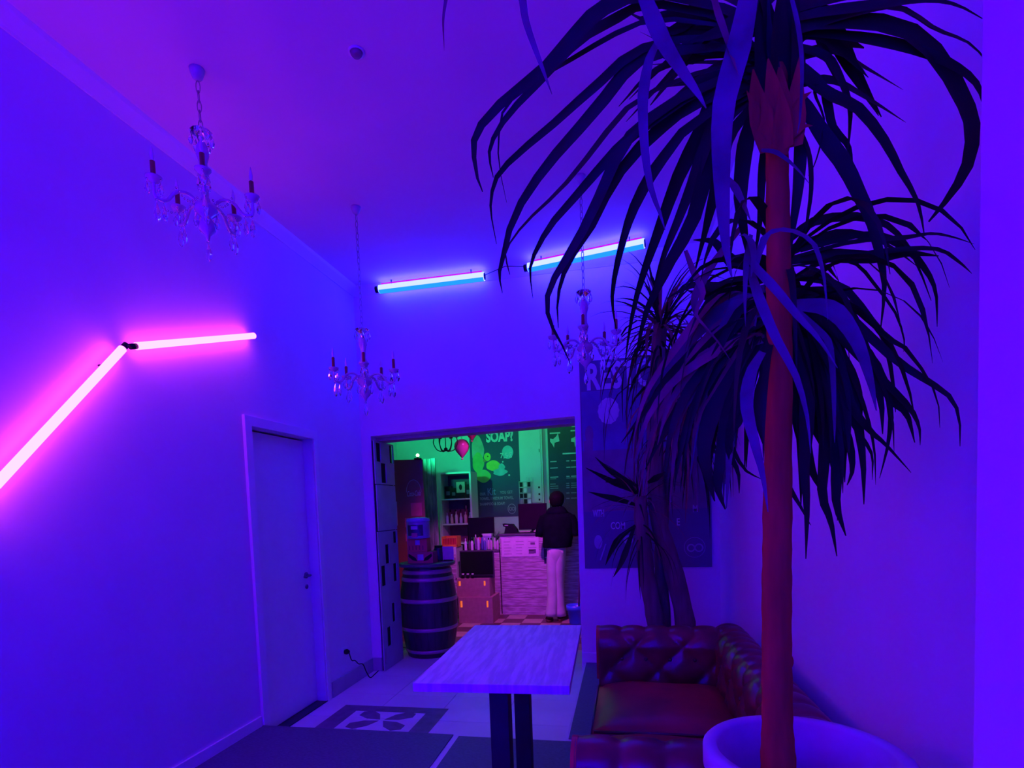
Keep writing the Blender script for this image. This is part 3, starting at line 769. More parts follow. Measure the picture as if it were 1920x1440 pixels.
# second head, lower down, on a short branch behind the stem
hc = at(1470, 520, PYP+.14); HCO = hc-PO
bm = bmesh.new()
b0 = at(1462, 1000, PYP+.005)-PO
add_tube(bm, smoothline([tuple(b0), tuple(at(1463, 850, PYP+.06)-PO), tuple(at(1466, 700, PYP+.12)-PO), tuple(HCO)], 14), [.016]*14, 10)
bm_obj('branch', bm, BARK, palm, True)
mid_leaves = [
 ([(1470,480),(1500,462),(1530,455),(1570,440),(1624,442),(1678,469),(1720,500)], .05, 24, 0),
 ([(1460,470),(1497,434),(1538,412),(1611,407),(1660,421),(1692,450),(1719,494),(1746,564)], .02, 17, 0),
 ([(1500,480),(1600,455),(1695,448),(1746,440),(1787,446),(1827,458)], -.12, 15, 0),
 ([(1500,490),(1600,480),(1692,469),(1760,469),(1800,494),(1822,513)], -.12, 12, 0),
 ([(1500,470),(1620,440),(1692,462),(1733,504),(1754,548),(1757,613)], .05, 13, 0),
 ([(1475,490),(1540,480),(1638,483),(1700,475),(1760,480)], .0, 22, 0),
 ([(1480,500),(1560,490),(1605,496),(1638,532),(1678,586),(1695,637),(1694,660)], .05, 8, 0),
 ([(1470,520),(1530,525),(1576,537),(1611,575),(1638,610),(1665,637),(1695,653),(1735,705),(1757,750),(1762,802)], -.1, 17, 0),
 ([(1480,540),(1540,560),(1600,600),(1650,650),(1700,690),(1740,715),(1779,742),(1798,780),(1800,837)], -.12, 14, 0),
 ([(1480,550),(1550,590),(1620,660),(1670,745),(1700,777),(1715,830)], .02, 22, 0),
 ([(1480,560),(1560,620),(1630,690),(1700,760),(1722,800),(1725,835)], -.02, 16, 0),
 ([(1480,560),(1560,640),(1590,750),(1627,805),(1660,834),(1708,886)], 0, 18, 0),
 ([(1490,560),(1570,610),(1640,680),(1668,760),(1665,830),(1649,897)], 0, 15, 0),
 ([(1480,560),(1540,660),(1560,760),(1590,830),(1597,880),(1588,910)], .02, 28, 0),
 ([(1480,580),(1510,700),(1512,800),(1508,870),(1513,951),(1511,1048)], 0, 24, 0),
 ([(1480,580),(1530,720),(1545,820),(1540,924),(1557,978),(1569,1043)], .02, 30, 0),
 ([(1490,590),(1550,720),(1570,820),(1567,937),(1586,1005)], .04, 28, 0),
 ([(1490,590),(1560,700),(1600,800),(1632,850),(1635,900)], .04, 20, 0),
 ([(1480,570),(1500,680),(1530,800),(1560,860),(1565,930)], .06, 36, 0),
 ([(1480,570),(1490,700),(1500,800),(1520,880),(1545,930)], .06, 36, 0),
 ([(1490,560),(1540,640),(1580,720),(1595,790)], .06, 40, 0),
 ([(1460,500),(1410,490),(1370,490),(1340,455),(1300,450)], .05, 26, 0),
 ([(1450,520),(1400,530),(1350,540),(1300,535),(1250,560)], .1, 24, 0),
 ([(1450,540),(1390,560),(1330,555),(1290,545)], .12, 30, 0),
 ([(1450,550),(1400,590),(1350,640),(1300,660),(1240,720),(1200,790)], .15, 22, 0),
 ([(1450,560),(1400,620),(1350,680),(1310,740),(1290,800),(1280,860)], .12, 30, 0),
 ([(1440,590),(1380,680),(1340,760),(1320,840),(1330,900),(1340,940)], .1, 34, 0),
 ([(1440,600),(1400,700),(1370,780),(1355,850),(1345,910),(1360,955)], .08, 34, 0),
 ([(1440,600),(1410,720),(1385,790),(1367,821),(1394,878),(1429,899)], .05, 14, 0),
 ([(1440,600),(1400,700),(1370,800),(1368,850),(1384,885),(1386,925)], .06, 16, 0),
 ([(1440,580),(1360,660),(1290,740),(1240,820),(1210,880)], .15, 22, 0),
 ([(1440,570),(1350,620),(1270,690),(1210,770),(1165,830)], .18, 18, 0),
 ([(1445,600),(1430,700),(1440,800),(1470,900),(1505,960)], .0, 14, 0),
 ([(1460,590),(1440,680),(1420,760),(1440,840),(1490,930),(1520,985)], -.02, 16, 0),
 ([(1440,560),(1390,640),(1330,700),(1284,755),(1269,800),(1262,870),(1255,960)], .1, 20, 2),
 ([(1440,570),(1390,660),(1350,730),(1310,800),(1300,880),(1310,960)], .1, 26, 2),
 # nearer leaves, coloured paler where light catches them
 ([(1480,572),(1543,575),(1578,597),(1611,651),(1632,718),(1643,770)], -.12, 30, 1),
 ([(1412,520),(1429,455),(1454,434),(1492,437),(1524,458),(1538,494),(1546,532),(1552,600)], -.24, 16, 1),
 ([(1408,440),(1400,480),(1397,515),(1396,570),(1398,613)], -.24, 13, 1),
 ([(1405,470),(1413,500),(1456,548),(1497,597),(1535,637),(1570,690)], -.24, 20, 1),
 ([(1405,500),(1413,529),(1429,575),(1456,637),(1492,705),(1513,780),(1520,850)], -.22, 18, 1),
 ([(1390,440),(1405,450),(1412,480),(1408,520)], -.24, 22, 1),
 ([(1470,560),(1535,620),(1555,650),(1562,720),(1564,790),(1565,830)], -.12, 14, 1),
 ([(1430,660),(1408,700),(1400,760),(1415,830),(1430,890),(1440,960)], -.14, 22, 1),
 ([(1395,420),(1340,490),(1310,540),(1300,570),(1310,600),(1345,640),(1372,680)], -.1, 15, 2),
 ([(1285,470),(1300,510),(1318,550),(1305,590),(1330,620)], -.1, 12, 2),
]
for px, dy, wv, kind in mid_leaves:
    m = (LEAF, LEAF_LIT, LEAFD)[kind]
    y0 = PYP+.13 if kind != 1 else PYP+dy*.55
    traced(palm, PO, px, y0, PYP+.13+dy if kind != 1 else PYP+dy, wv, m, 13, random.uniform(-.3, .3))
for k in range(40):
    x0_, y0_ = random.uniform(1425, 1455), random.uniform(540, 640)
    xe, ye = random.uniform(1185, 1405), random.uniform(760, 960)
    u = (xe-x0_)
    pxs = [(x0_, y0_), (x0_+u*.35, y0_+random.uniform(5, 45)), (x0_+u*.68, y0_+(ye-y0_)*.38), (x0_+u*.9, y0_+(ye-y0_)*.68), (xe, ye)]
    traced(palm, PO, pxs, PYP+.13, PYP+.15+random.uniform(0, .2), random.uniform(14, 28), random.choices([LEAF, LEAFD, LEAF_LIT], [7, 5, 1])[0], 12, random.uniform(-.4, .4))
for k in range(20):
    x0_, y0_ = random.uniform(1475, 1500), random.uniform(540, 620)
    xe, ye = random.uniform(1495, 1690), random.uniform(780, 980)
    u = (xe-x0_)
    pxs = [(x0_, y0_), (x0_+u*.45, y0_+random.uniform(10, 50)), (x0_+u*.8, y0_+(ye-y0_)*.45), (x0_+u*.97, y0_+(ye-y0_)*.75), (xe, ye)]
    traced(palm, PO, pxs, PYP+.13, PYP+.1+random.uniform(0, .1), random.uniform(12, 26), LEAF, 12, random.uniform(-.4, .4))
for k in range(34):
    az = random.uniform(0, 2*PI)
    grown(palm, PO, az, random.uniform(-.5, .9), random.uniform(.3, .55), random.uniform(.014, .026), random.uniform(5, 9), LEAF, 9, .735, c=HCO+Vector((0, 0, random.uniform(-.12, .05))))

# ---- yucca behind the sofa
def yucca():
    Y = 4.05
    b = at(1262, 1172, Y)
    zf = PZ+.008
    O = Vector((b.x, b.y, zf))
    t = thing('potted_yucca', 'narrow-leaved yucca with leaning stems in the corner behind the sofa', 'plant', O)
    lathe('pot', [(0, 0), (.12, 0), (.16, .27), (.168, .27), (.168, .30), (.15, .30), (.145, .26), (0, .26)], mat('dark_pot', (.06, .03, .05), .6), t, 28)
    lathe('soil', [(0, .262), (.143, .262), (.143, .268), (0, .27)], SOIL, t, 24)
    def stem(px, wpx, m=BARKD):
        P = [at(x, y, Y+dy)-O for x, y, dy in px]
        P.insert(0, Vector((P[0].x*.6, P[0].y*.6, .25)))
        k = wpx/2*4.2/F_PX
        bm = bmesh.new(); Q = smoothline([tuple(p) for p in P], 24)
        add_tube(bm, Q, [k*(1.15-.4*i/23)*(1+.06*math.sin(i*2.1)) for i in range(24)], 10); bm_obj('stem', bm, m, t, True)
        return P[-1]
    h1 = stem([(1285, 1170, 0), (1260, 1060, 0), (1236, 980, 0), (1228, 850, 0), (1232, 700, 0), (1238, 600, 0)], 32)
    h2 = stem([(1230, 1170, -.05), (1212, 1070, -.06), (1203, 985, -.08), (1200, 930, -.08)], 30)
    h3 = stem([(1245, 1170, .05), (1240, 1000, .08), (1262, 850, .1), (1290, 740, .12)], 24)
    def head(c, n, l0, l1, wv, e0, e1, dr0, dr1, mats, zr=(-.1, .04)):
        for k in range(n):
            m = random.choices(mats[0], mats[1])[0]
            grown(t, O, random.uniform(0, 2*PI), random.uniform(e0, e1), random.uniform(l0, l1), wv*random.uniform(.7, 1.2), random.uniform(dr0, dr1), m, 8, .73, 4.76, random.uniform(-1, 1), 3.62, c+Vector((0, 0, random.uniform(*zr))))
    for px_ in ([(1196, 912), (1160, 893), (1140, 880), (1116, 857)], [(1198, 925), (1160, 908), (1130, 893), (1098, 877)], [(1196, 948), (1160, 937), (1130, 930), (1103, 922)], [(1190, 985), (1175, 1030), (1163, 1060), (1150, 1082)], [(1192, 985), (1160, 1010), (1145, 1035), (1135, 1060)], [(1197, 930), (1172, 905), (1150, 902), (1135, 904)], [(1215, 905), (1232, 895), (1248, 885)]):
        traced(t, O, px_, Y-.1, Y-.28, 11, LEAF, 8, 0, .4, .4)
    D = ([LEAF, LEAF_LIT, LEAFD], [5, 1, 4])
    head(h1, 70, .34, .56, .024, -.2, 1.3, .5, 3.5, D)
    head(h1, 90, .5, .95, .026, -.9, .5, 4, 9, D, (-.6, -.02))
    head(h3, 70, .4, .85, .026, -.8, .9, 3, 8, D, (-.4, .04))
    head(h2, 34, .26, .46, .017, -.3, 1.1, .8, 4, D)
    head(h2, 26, .3, .5, .015, -1.2, .2, 5, 9, ([LEAF, LEAFD], [2, 1]), (-.35, -.02))
yucca()

# ================================================================== POSTER ON THE BACK WALL
def poster():
    c = [at(1086, 679, YB), at(1097, 1068, YB), at(1335, 1060, YB)]
    x0 = (c[0].x+c[1].x)/2; x1 = c[2].x; z0 = (c[1].z+c[2].z)/2; z1 = c[0].z
    W, Hh = x1-x0, z1-z0
    t = thing('poster', 'tall dark blue poster beside the doorway behind the yucca', 'poster', (x0, YB, z0))
    box('sheet', 0, W, -.012, -.001, 0, Hh, mat('poster_navy', (.11, .10, .165), .5, .1, 2), t, .001)
    LT = mat('poster_print_pale', (.58, .52, .62), .6, .05, 3); MID = mat('poster_print_mid', (.34, .28, .42), .6); PUR = mat('poster_print_plum', (.20, .12, .17), .6)
    yf = -.0135
    X, Z = (1, 0, 0), (0, 0, 1)
    def loc(px, py): q = at(px, py, YB); return q.x-x0, q.z-z0
    def rect(n, xa, xb, za, zb, m, d=0): return box(n, xa, xb, yf-.0004-d, yf+.001, za, zb, m, t)
    # head line
    a = loc(1099, 731)
    text_obj('print_lettering', 'RESTO', .30, LT, t, (a[0], yf-.001, a[1]), X, Z, .0006, .56, .010)
    # picture block
    rect('print_panel', .01, W-.01, loc(1098, 846)[1], loc(1098, 735)[1], mat('poster_print_blue', (.13, .12, .27), .6))
    rect('print_panel', .01, W-.01, loc(1098, 960)[1], loc(1098, 846)[1]-.001, PUR)
    q = loc(1141, 771)
    bm = bmesh.new(); n = 28
    vs = [bm.verts.new((q[0]+math.cos(2*PI*k/n)*.088*(1+.03*math.cos(k*PI)), yf-.003, q[1]+math.sin(2*PI*k/n)*.110*(1+.03*math.cos(k*PI)))) for k in range(n)]
    bm.faces.new(vs); bm_obj('print_disc', bm, LT, t)
    bm = bmesh.new(); add_tube(bm, [(q[0]+.005, yf-.0035, q[1]+.03), (q[0], yf-.0035, q[1]), (q[0]+.045, yf-.0035, q[1]-.09)], .003, 5); bm_obj('print_mark', bm, MID, t)
    q = loc(1105, 815); bm = bmesh.new()
    vs = [bm.verts.new((q[0]+math.cos(2*PI*k/20)*.035, yf-.003, q[1]+math.sin(2*PI*k/20)*.075)) for k in range(20)]; bm.faces.new(vs); bm_obj('print_figure', bm, PUR, t)
    q = loc(1102, 838); rect('print_figure', q[0]-.03, q[0]+.045, q[1]-.05, q[1]+.05, PUR, .001)
    # lower lines of text
    for s, px, py, wv, px2 in (('WITH', 1112, 969, .095, 1145), ('M', 1236, 963, .05, 0), ('M', 1298, 960, .058, 0), ('COM', 1145, 992, .12, 0), ('E', 1268, 985, .035, 0)):
        a = loc(px, py); text_obj('print_lettering', s, .085, LT, t, (a[0], yf, a[1]), X, Z, .0006, wv if len(s) > 1 else None, .001, squash=.7)
    # small emblem: ringed pair of loops
    q = loc(1302, 1026)
    def ring(cx, cz, r, w_, m):
        bm = bmesh.new(); n = 28; A = []; B = []
        for k in range(n):
            c_, s_ = math.cos(2*PI*k/n), math.sin(2*PI*k/n)
            A.append(bm.verts.new((cx+c_*r, yf-.001, cz+s_*r))); B.append(bm.verts.new((cx+c_*(r-w_), yf-.001, cz+s_*(r-w_))))
        for k in range(n): bm.faces.new((A[k], A[(k+1) % n], B[(k+1) % n], B[k]))
        bm_obj('print_ring', bm, m, t)
    ring(q[0], q[1], .085, .004, MID); ring(q[0]-.028, q[1]-.004, .034, .012, MID); ring(q[0]+.034, q[1]-.004, .036, .012, MID)
    # spoon and stick icons
    q = loc(1122, 1016); bm = bmesh.new()
    vs = [bm.verts.new((q[0]+math.cos(2*PI*k/18)*.035, yf-.001, q[1]+math.sin(2*PI*k/18)*.06)) for k in range(18)]; bm.faces.new(vs); bm_obj('print_icon', bm, MID, t)
    q = loc(1130, 1035); bm = bmesh.new(); add_tube(bm, [(q[0]-.02, yf, q[1]-.07), (q[0]+.03, yf, q[1]+.07)], .008, 5); bm_obj('print_icon', bm, MID, t)
    q = loc(1178, 1012); bm = bmesh.new()
    vs = [bm.verts.new((q[0]+math.cos(2*PI*k/18)*.04, yf-.001, q[1]+math.sin(2*PI*k/18)*.04)) for k in range(18)]; bm.faces.new(vs); bm_obj('print_icon', bm, MID, t)
poster()

# ================================================================== FAR ROOM (behind the opening)
FW = mat('far_wall_paint', (.60, .66, .62), .8, .04, 3)
struct(box('wall_far', FX0-.15, FX1+.15, FY1, FY1+.15, 0, FH, FW))
struct(box('wall_far_left', FX0-.15, FX0, YB+BT, FY1, 0, FH, FW))
struct(box('wall_far_right', FX1, FX1+.15, YB+BT, FY1, 0, FH, FW))
struct(box('ceiling_far', FX0-.15, FX1+.15, YB+BT, FY1+.15, FH, FH+.12, CEIL))
bm = bmesh.new(); add_box(bm, FX0-.15, XL-.2, YB, YB+BT, 0, FH); add_box(bm, XR+.2, FX1+.15, YB, YB+BT, 0, FH)
struct(bm_obj('wall_far_front', bm, FW))

# slotted white partition just inside the opening
def partition():
    x = -2.250; y0, y1 = YB+.004, 5.22
    t = thing('slotted_partition', 'white slotted board lining the left side of the doorway', 'partition', (x, y0, 0))
    W = y1-y0
    PM = mat('partition_board', (.42, .38, .46), .6, .1, 5)
    SL = mat('slot_shade', (.012, .012, .018), .8)
    slots = [(80, 107, 95, 205), (157, 180, 105, 215), (50, 75, 205, 325), (110, 140, 215, 330), (75, 92, 618, 692), (180, 200, 612, 682), (135, 158, 690, 803), (112, 138, 815, 935), (182, 203, 800, 907), (92, 115, 948, 1062), (175, 193, 1032, 1145), (147, 170, 1172, 1287), (113, 140, 1308, 1405)]
    H_ = []
    for X0, X1, Y0, Y1 in slots:
        a = onx(680+.3195*X0, 800+.3195*(Y0+Y1)/2, x+.01); b = onx(680+.3195*X1, 800+.3195*(Y0+Y1)/2, x+.01)
        c = onx(680+.3195*(X0+X1)/2, 800+.3195*Y0, x+.01); d = onx(680+.3195*(X0+X1)/2, 800+.3195*Y1, x+.01)
        H_.append((max(.012, a.y-y0), min(W-.012, b.y-y0), d.z, c.z))
    s1 = onx(720, 909, x+.01).z; s2 = onx(725, 995, x+.01).z
    for zt, zb_ in ((2.166, s1+.004), (s1-.004, s2+.004), (s2-.004, .003)):
        holes = [(a, b, max(c, zb_+.012), min(d, zt-.012)) for a, b, c, d in H_ if zb_ < (c+d)/2 < zt]
        ys = sorted({0, W, *[h for a in holes for h in a[:2]]}); zs = sorted({zb_, zt, *[h for a in holes for h in a[2:]]})
        bm = bmesh.new()
        for ya, yb in zip(ys, ys[1:]):
            for za, zb2 in zip(zs, zs[1:]):
                cy, cz = (ya+yb)/2, (za+zb2)/2
                if any(a[0] < cy < a[1] and a[2] < cz < a[3] for a in holes): continue
                add_box(bm, -.002, .010, ya, yb, za, zb2)
        bmesh.ops.remove_doubles(bm, verts=bm.verts, dist=.0004)
        bm_obj('board', bm, PM, t)
    box('slot_shade_sheet', -.018, -.012, 0, W, .003, 2.166, SL, t)  # added dark sheet that puts the shade into the slots
partition()

def abox(name, pxa, pya, pxb, pyb, Y, dep, m, parent=None, bev=.004, org=None):
    a = at(pxa, pya, Y); b = at(pxb, pyb, Y)
    o = org or Vector((0, 0, 0))
    return box(name, min(a.x, b.x)-o.x, max(a.x, b.x)-o.x, Y-o.y, Y+dep-o.y, min(a.z, b.z)-o.z, max(a.z, b.z)-o.z, m, parent, bev)

# wooden barrel with a round top
def barrel():
    Y = 5.46; c = at(805, 1150, Y); s_ = Y/5.086
    t = thing('barrel', 'dark wooden barrel with pale hoops inside the doorway', 'barrel', (c.x, Y, 0))
    hgt = .93
    prof = []
    n = 24
    R = lambda u: .235+.065*math.sin(PI*u)**.9
    DW = mat('barrel_stave', (.040, .026, .034), .42, .4, 6, .2, stretch=(6, 6, .6))
    HM = mat('barrel_hoop', (.50, .20, .34), .36, .15, 9, metal=.3)
    # staves
    for k in range(n):
        a0, a1 = 2*PI*k/n+.006, 2*PI*(k+1)/n-.006
        V = []; Fc = []; m_ = 9
        for i in range(m_):
            u = i/(m_-1); r = R(u)
            for a in (a0, (a0+a1)/2, a1): V.append((r*math.cos(a), r*math.sin(a), hgt*u))
        for i in range(m_-1):
            for j in range(2):
                q = i*3+j; Fc.append((q, q+1, q+4, q+3))
        mesh_obj('stave', V, Fc, DW, t, True)
    lathe('inner_cask', [(0, .01), (.225, .01)]+[(R(u)-.006, hgt*u) for u in [k/10 for k in range(11)]]+[(0, hgt-.005)], BLACK, t, 32)
    for u, hw in ((.945, .022), (.865, .020), (.635, .022), (.32, .020), (.07, .018)):
        lathe('hoop', [(R(u-hw)+.001, hgt*(u-hw)), (R(u-hw)+.006, hgt*(u-hw)), (R(u)+.007, hgt*u), (R(u+hw)+.006, hgt*(u+hw)), (R(u+hw)+.001, hgt*(u+hw))], HM, t, 36, cap=False)
    lathe('round_top', [(0, hgt), (.285, hgt), (.295, hgt+.008), (.295, hgt+.03), (.285, hgt+.036), (0, hgt+.036)], mat('dark_table_top', (.10, .13, .12), .3, .2, 12), t, 40)
    return hgt+.037, c
BZ, BC = barrel()
# things on the barrel
def on_barrel():
    Y = 5.38
    g = lambda px: at(px, 1040, Y).x
    RED = mat('red_carton', (.55, .035, .10), .5, .15, 9); PUR = mat('lilac_card', (.45, .22, .60), .5)
    def sz(pa, pb): return at(900, pa, Y).z-at(900, pb, Y).z
    o = thing('red_carton', 'red carton with dark side marks, lowest on the barrel', 'box', ((g(769)+g(816))/2, Y, BZ))
    w_ = g(816)-g(769)
    box('body', -w_/2, w_/2, -.07, .07, 0, .115, RED, o, .003)
    for sx in (-1, 1):
        bm = bmesh.new(); vs = [(sx*w_*.45, .10), (sx*w_*.18, .055), (sx*w_*.12, .02), (sx*w_*.3, .03), (sx*w_*.47, .07)]
        bm.faces.new([bm.verts.new((a, -.0712, b)) for a, b in vs]); bm_obj('print_mark', bm, BLACKP, o)
    bm = bmesh.new(); bm.faces.new([bm.verts.new(p) for p in ((-.03, -.0712, .03), (.035, -.0712, .03), (.035, -.0712, .09), (-.03, -.0712, .09))]); bm_obj('print_panel', bm, PUR, o)
    tag(o, 'red carton with dark side marks, lowest on the barrel', 'box', 'cartons stacked on the barrel')
    o = thing('red_carton', 'upper red carton with a lilac patch, under the dispenser', 'box', ((g(769)+g(805))/2, Y, BZ+.116), 0, 'cartons stacked on the barrel')
    w_ = g(805)-g(769)
    box('body', -w_/2, w_/2, -.06, .06, 0, .135, mat('bright_red_carton', (.62, .05, .08), .5, .15, 9), o, .003)
    bm = bmesh.new(); bm.faces.new([bm.verts.new(p) for p in ((-.02, -.0612, .07), (.03, -.0612, .07), (.03, -.0612, .12), (-.02, -.0612, .12))]); bm_obj('print_panel', bm, PUR, o)
    bm = bmesh.new()
    for k in range(5): add_box(bm, -w_*.42+k*w_*.17, -w_*.42+k*w_*.17+.012, -.0614, -.0605, .02, .062)
    bm_obj('print_stripe', bm, mat('dark_red_print', (.25, .01, .05), .5), o)
    # dispenser: lilac drum with window
    o = thing('dispenser', 'lilac drum dispenser with a window on top of the red cartons', 'dispenser', ((g(767)+g(807))/2, Y, BZ+.252))
    r = (g(807)-g(767))/2
    dm = mat('lilac_plastic', (.30, .13, .48), .3, .1, 6)
    lathe('drum', [(0, 0), (r*.95, 0), (r, .012), (r, .16), (r*.97, .175), (0, .175)], dm, o, 28)
    lathe('lid', [(r*1.03, .172), (r*1.05, .18), (r*1.0, .205), (r*.5, .215), (0, .215)], mat('violet_lid', (.35, .25, .75), .25), o, 28)
    bm = bmesh.new()
    for k in range(7):
        a = -PI/2-.75+k*.25
    n = 8; lo = []; hi = []
    for k in range(n+1):
        a = -PI/2-.75+1.5*k/n; lo.append(bm.verts.new((math.cos(a)*(r+.002), math.sin(a)*(r+.002), .03))); hi.append(bm.verts.new((math.cos(a)*(r+.002), math.sin(a)*(r+.002), .14)))
    for k in range(n): bm.faces.new((lo[k], lo[k+1], hi[k+1], hi[k]))
    bm_obj('window', bm, mat('dark_window', (.05, .02, .10), .15), o)
    bm = bmesh.new(); add_box(bm, -.035, .035, -r-.006, -r+.01, .095, .13); bm_obj('label_card', bm, PUR, o)
    bm = bmesh.new(); add_box(bm, -.03, .03, -r-.006, -r+.01, .015, .06); bm_obj('price_card', bm, mat('pink_card', (.62, .06, .22), .5), o)
    # slim lilac stand pole at its left
    o = tag(tube('sign_pole', [(g(767)-.01, Y+.02, BZ), (g(767)-.012, Y+.02, BZ+.44)], .011, mat('lilac_pole', (.32, .22, .55), .4), None, 8), 'slim lilac upright rod at the left of the red cartons', 'rod')
    # paper sheet at the right edge of the round top
    a = at(832, 1030, 5.53); b = at(849, 1056, 5.53)
    o = thing('price_sheet', 'pink paper sheet standing at the right of the barrel top', 'sheet', ((a.x+b.x)/2, 5.53, BZ))
    box('paper', -.06, .06, -.003, .0, 0.004, .15, mat('pink_paper', (.75, .42, .58), .7, .1, 20), o)
    box('foot_block', -.05, .05, -.015, .02, 0, .012, BLACKP, o, .002)
    # dark bottle-like jar between
    lathe_o = thing('dark_jar', 'dark squat jar behind the cartons on the barrel', 'jar', (at(822, 1045, 5.55).x, 5.56, BZ))
    lathe('body', [(0, 0), (.06, 0), (.064, .02), (.064, .10), (.045, .13), (.04, .14), (0, .14)], mat('dark_jar_glass', (.03, .01, .06), .2), lathe_o, 20)
    lathe('cap', [(.042, .138), (.042, .16), (0, .162)], BLACKP, lathe_o, 20)
on_barrel()

# red drinks fridge
def fridge():
    Y = 6.75
    a = at(735, 862, Y); b = at(789, 862, Y)
    x0, x1, zt = a.x, b.x, a.z
    t = thing('drinks_fridge', 'tall dark red drinks fridge with white script lettering', 'fridge', (x0, Y, 0), math.radians(20))
    W = x1-x0
    RM = mat('fridge_red', (.25, .045, .045), .35, .1, 4)
    box('body', 0, W, .03, .58, .0, zt, mat('fridge_side', (.10, .04, .10), .5), t, .006)
    box('door', 0.004, W-.004, 0, .028, .12, zt-.005, RM, t, .006)
    box('kick_plate', .01, W-.01, .01, .03, .01, .11, BLACKP, t, .002)
    h = at(754, 960, Y)
    box('handle', .012, .035, -.03, 0, at(753, 985, Y).z, at(753, 940, Y).z, mat('pale_handle', (.6, .5, .7), .4), t, .004)
    for px, py, wv, hv in ((778, 955, .14, .17), (762, 980, .06, .12), (764, 1008, .07, .10)):
        q = at(px, py, Y)-Vector((x0, Y, 0)); box('sticker', q.x-wv/2, q.x+wv/2, -.002, .0, q.z-hv/2, q.z+hv/2, mat('fridge_sticker', (.55, .05, .22), .5), t)
    q = at(761, 931, Y)-Vector((x0, Y, 0))
    text_obj('print_lettering', 'Coca-Cola', .10, mat('fridge_white_print', (.62, .52, .66), .5), t, (q.x, -.002, q.z), (1, 0, .06), (.12, 0, 1), .0006, W*.45)
    bm = bmesh.new(); cx, cz = W*.66, at(770, 905, Y).z
    add_tube(bm, [(cx+math.cos(a)*W*.24, -.001, cz-.12+math.sin(a)*.16) for a in [PI*k/16 for k in range(17)]], .0022, 5); bm_obj('print_arc', bm, MATS['fridge_white_print'], t)
    return x0, x1, zt, Y
fx0, fx1, fz, fy = fridge()
# green spot lamp on top of the fridge
q = at(783, 853, fy+.12)
t = thing('green_lamp', 'small green spot lamp shining on the wall from the fridge top', 'lamp', (q.x, fy+.12, fz))
lathe('base', [(0, 0), (.05, 0), (.05, .012), (.01, .016), (.01, .03), (0, .03)], BLACKP, t, 16)
sphere('bulb', .024, emit('green_bulb', (1.2, 2.0, 1.2), 1.0), t, (0, 0, .05), (1, 1, 1), 14)
ld = bpy.data.lights.new('green_light', 'SPOT'); ld.color = (.012, 1.0, .40); ld.energy = 90; ld.spot_size = math.radians(130); ld.spot_blend = .6; ld.shadow_soft_size = .03
lo = bpy.data.objects.new('green_light', ld); lo.location = (.03, .05, .12); lo.rotation_euler = (math.radians(128), 0, math.radians(-12)); link(lo, t)
# second green lamp, unseen, added on the far ceiling, washing the back wall
t = thing('added_ceiling_spot', 'added unseen green ceiling spot in the far room above the counter', 'lamp', (-1.2, 7.6, FH))
lathe('housing', [(0, 0), (.05, 0), (.05, -.05), (.04, -.10), (0, -.10)], BLACKP, t, 18)
lathe('lens', [(0, -.101), (.036, -.101), (.036, -.104), (0, -.104)], emit('green_lens', (.02, 1.0, .35), 2.0), t, 18)
ld = bpy.data.lights.new('green_light', 'SPOT'); ld.color = (.10, 1.0, .45); ld.energy = 22; ld.spot_size = math.radians(110); ld.spot_blend = .8; ld.shadow_soft_size = .05
lo = bpy.data.objects.new('green_light', ld); lo.location = (0, .0, -.12); lo.rotation_euler = (math.radians(52), 0, 0); link(lo, t)
# violet lamp added out of view above the lintel to light the far room
t = thing('added_pendant', 'added unseen violet pendant lamp hanging in the far room above the doorway line', 'lamp', (-1.25, 5.55, FH))
tube('cord', [(0, 0, 0), (0, 0, -.4)], .004, BLACKP, t, 6)
lathe('shade', [(.03, -.4), (.11, -.46), (.13, -.52), (.125, -.52), (.10, -.47), (.02, -.42)], BLACKP, t, 24, cap=False)
sphere('bulb', .04, emit('violet_bulb', (1.0, .1, 1.0), 2.0), t, (0, 0, -.49), (1, 1, 1), 12)
ld = bpy.data.lights.new('violet_light', 'SPOT'); ld.color = (.85, .08, 1.0); ld.energy = 235; ld.spot_size = math.radians(84); ld.spot_blend = .9; ld.shadow_soft_size = .05
lo = bpy.data.objects.new('violet_light', ld); lo.location = (0, 0, -.57); lo.rotation_euler = (math.radians(36), 0, math.radians(6)); link(lo, t)

# whitewashed plank panel right of the fridge
Y = 7.6
a = at(791, 862, Y); b = at(816, 862, Y)
t = thing('plank_panel', 'upright rough pale planks beside the fridge', 'panel', (a.x, Y, 0))
PLK = mat('rough_green_grey_plank', (.34, .40, .36), .8, .0, 4, .4, stretch=(5, 5, .8), col2=(.14, .18, .16), detail=8)
n = 3; w_ = (b.x-a.x)/n
for k in range(n): box('plank', w_*k+.003, w_*(k+1)-.003, random.uniform(-.006, .006), .03, 0, a.z+random.uniform(-.01, .03), PLK, t, .004)
# ledge running over fridge and planks
a = at(742, 853, 8.2); b = at(880, 868, 8.2)

